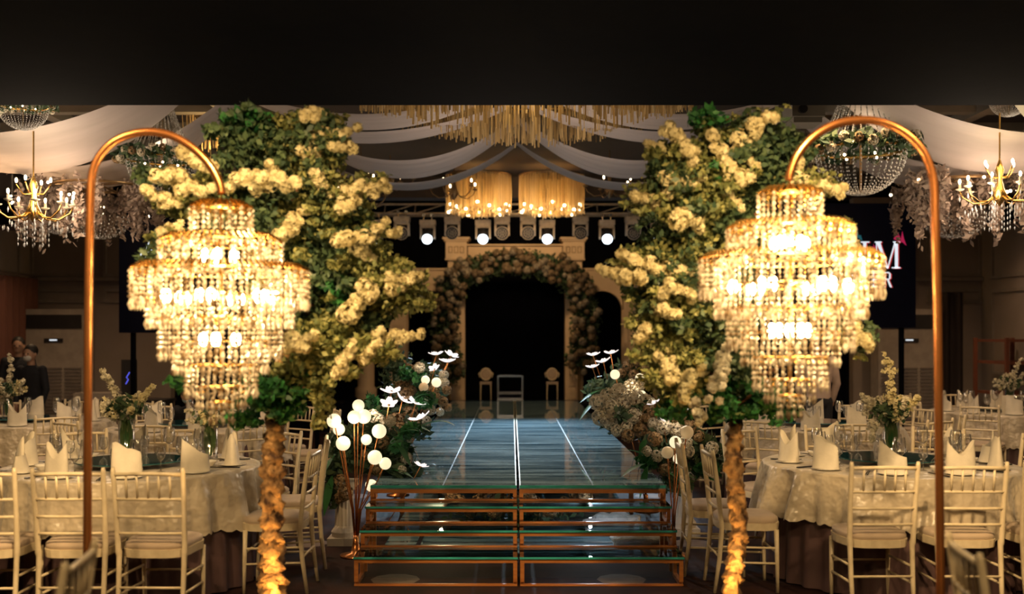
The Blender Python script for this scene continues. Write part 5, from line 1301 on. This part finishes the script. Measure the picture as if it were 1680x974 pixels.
# ================================================================= PEOPLE
def cap(b, a, c, ra, rc, seg=10):
    a = Vector(a); c = Vector(c); n = 5
    pts = [a.lerp(c, i/n) for i in range(n+1)]; b.tube(pts, [ra+(rc-ra)*i/n for i in range(n+1)], seg); b.ball(a, ra, seg, 8); b.ball(c, rc, seg, 8)
def person(loc, rz, H, label, top, legs_m, mask=None, seated=False, bow=0.0, hair=True):
    t = thing('person', label, 'person', loc, rz); k = H/1.72
    hip = 0.90 if not seated else 0.50
    def q(x, y, z):            # torso bends forward (local +Y is forward) above the hip
        if z > hip: dz = z-hip; return (x*k, (y+dz*math.sin(bow))*k, (hip+dz*math.cos(bow))*k)
        return (x*k, y*k, z*k)
    off = hip-0.90
    Z = lambda z: z+off
    body = MB()
    body.ball(q(0, 0.02, Z(1.60)), 0.098*k, 16, 12, 0.80, 0.98, 1.18)
    body.ball(q(0, 0.065, Z(1.54)), 0.055*k, 12, 8, 0.95, 0.8, 0.9)
    body.ball(q(0, 0.118, Z(1.585)), 0.016*k, 8, 6, 0.8, 1.1, 1.5)
    for s_ in (-1, 1): body.ball(q(s_*0.082, 0.01, Z(1.59)), 0.022*k, 8, 6, 0.5, 0.9, 1.4)
    cap(body, q(0, 0, Z(1.38)), q(0, 0.01, Z(1.52)), 0.058*k, 0.052*k)
    cap(body, q(0, 0, Z(1.30)), q(0, 0, Z(0.95)), 0.085*k, 0.085*k)
    hands = []
    for s_ in (-1, 1):
        sh = q(s_*0.175, 0, Z(1.38)); el = q(s_*0.235, 0.02, Z(1.10)); wr = q(s_*0.21, 0.20 if seated or bow > .1 else 0.08, Z(0.90 if not seated else 0.98))
        cap(body, sh, el, 0.045*k, 0.038*k); cap(body, el, wr, 0.036*k, 0.026*k)
        w_ = Vector(wr); dr = (w_-Vector(el)).normalized(); pm = w_+dr*0.06*k
        cap(body, w_, pm, 0.026*k, 0.032*k, 8)
        for fi in range(4):
            o_ = Vector((0, (fi-1.5)*0.018*k, 0)); ln = (0.065, 0.075, 0.07, 0.055)[fi]*k
            p1 = pm+o_+dr*0.02*k; p2 = p1+dr*ln*0.6; p3 = p2+(dr+Vector((-s_*.5, 0, -.1))).normalized()*ln*0.4
            body.tube([p1, p2, p3], [0.010*k, 0.009*k, 0.007*k], 6)
        p1 = w_+dr*0.03*k+Vector((0, 0.025*k, 0)); body.tube([p1, p1+(dr+Vector((0, .8, 0)))*0.03*k, p1+(dr*1.6+Vector((0, .7, 0)))*0.035*k], [0.011*k, 0.010*k, 0.008*k], 6)
        hands.append((sh, el, wr))
        if seated: hp, kn, an = (s_*0.09*k, 0, hip*k), (s_*0.11*k, 0.42*k, 0.47*k), (s_*0.11*k, 0.42*k, 0.07*k)
        else: hp, kn, an = (s_*0.09*k, 0, 0.88*k), (s_*0.10*k, 0.01, 0.48*k), (s_*0.10*k, 0, 0.08*k)
        cap(body, hp, kn, 0.075*k, 0.05*k); cap(body, kn, an, 0.048*k, 0.034*k)
        cap(body, an, (an[0], an[1]+0.15*k, 0.03*k), 0.035*k, 0.028*k)
        hands[-1] = hands[-1]+(hp, kn, an)
    o = body.build('body', 'skin', t, True)
    rm = o.modifiers.new('r', 'REMESH'); rm.mode = 'VOXEL'; rm.voxel_size = 0.009; rm.use_smooth_shade = True
    c = MB()
    for i in range(9):                                           # shaped torso of the jacket
        pass
    prof = [(Z(0.86), .155, .10), (Z(0.98), .150, .098), (Z(1.10), .152, .10), (Z(1.22), .175, .115), (Z(1.33), .190, .115), (Z(1.40), .165, .085), (Z(1.44), .075, .065)]
    n = 20; vs = []; fs = []
    for (z, rx, ry) in prof:
        for j in range(n): a = 2*PI*j/n; vs.append(q(rx*math.cos(a), ry*math.sin(a), z))
    for i in range(len(prof)-1):
        for j in range(n): a = i*n+j; e = i*n+(j+1) % n; fs.append((a, e, e+n, a+n))
    fs.append(tuple(range(n-1, -1, -1))); fs.append(tuple(range((len(prof)-1)*n, len(prof)*n)))
    c.add(vs, fs)
    for (sh, el, wr, hp, kn, an) in hands: cap(c, sh, el, 0.062*k, 0.052*k); cap(c, el, wr, 0.050*k, 0.036*k)
    o = c.build('jacket' if top == 'dark_suit' else 'shirt', top, t, True)
    rm = o.modifiers.new('r', 'REMESH'); rm.mode = 'VOXEL'; rm.voxel_size = 0.014; rm.use_smooth_shade = True
    c = MB(); c.ball((0, 0, (hip-0.02)*k), 0.14*k, 14, 10, 1.1, 0.8, 0.8)
    for (sh, el, wr, hp, kn, an) in hands: cap(c, hp, kn, 0.088*k, 0.066*k); cap(c, kn, an, 0.064*k, 0.052*k)
    o = c.build('trousers', legs_m, t, True)
    rm = o.modifiers.new('r', 'REMESH'); rm.mode = 'VOXEL'; rm.voxel_size = 0.014; rm.use_smooth_shade = True
    c = MB()
    for (sh, el, wr, hp, kn, an) in hands: cap(c, (an[0], an[1]-0.02*k, 0.045*k), (an[0], an[1]+0.16*k, 0.04*k), 0.044*k, 0.038*k)
    c.build('shoes', 'fixture_dark', t, True)
    c = MB(); c.ball(q(0, -0.008, Z(1.645)), 0.104*k, 16, 10, 0.86, 1.0, 0.95); c.build('hair', 'hair', t, True)
    c = MB()
    for s_ in (-1, 1): c.ball(q(s_*0.032, 0.107, Z(1.605)), 0.011*k, 8, 6, 1.3, 0.7, 0.8)
    c.build('eyes', 'hair', t, True)
    if mask: c = MB(); c.ball(q(0, 0.082, Z(1.545)), 0.062*k, 14, 10, 0.98, 0.75, 0.85); c.build('face_mask', mask, t, True)
    return t
person((P(54, 0, 13.4)[0], 13.4, 0), PI-0.2, 1.56, 'person in a dark suit and white face mask standing behind the outer left table', 'dark_suit', 'dark_suit', 'mask_white', False, 0.06)
person((P(30, 0, 14.6)[0], 14.6, 0), PI+0.3, 1.66, 'shadowed person in dark clothes standing behind the masked person, by the maroon curtain', 'dark_suit', 'dark_suit')
person((P(318, 0, 12.0)[0], 12.1, 0), PI, 1.55, 'seated person in dark clothes and pale blue mask below the left chandelier', 'dark_suit', 'dark_suit', 'mask_blue', True, 0.5)
person((P(1343, 0, 12.6)[0], 12.6, 0), 0.1, 1.72, 'person in a beige shirt and dark trousers seen from behind below the right chandelier', 'beige_shirt', 'dark_suit')
b = MB(); b.box((0, 0, 0.24), (0.4, 0.4, 0.42)); o = b.build('stool', 'fixture_dark', loc=(P(318, 0, 12.1)[0], 12.15, -0.03)); meta(o, 'dark block stool under the seated masked person', 'stool')
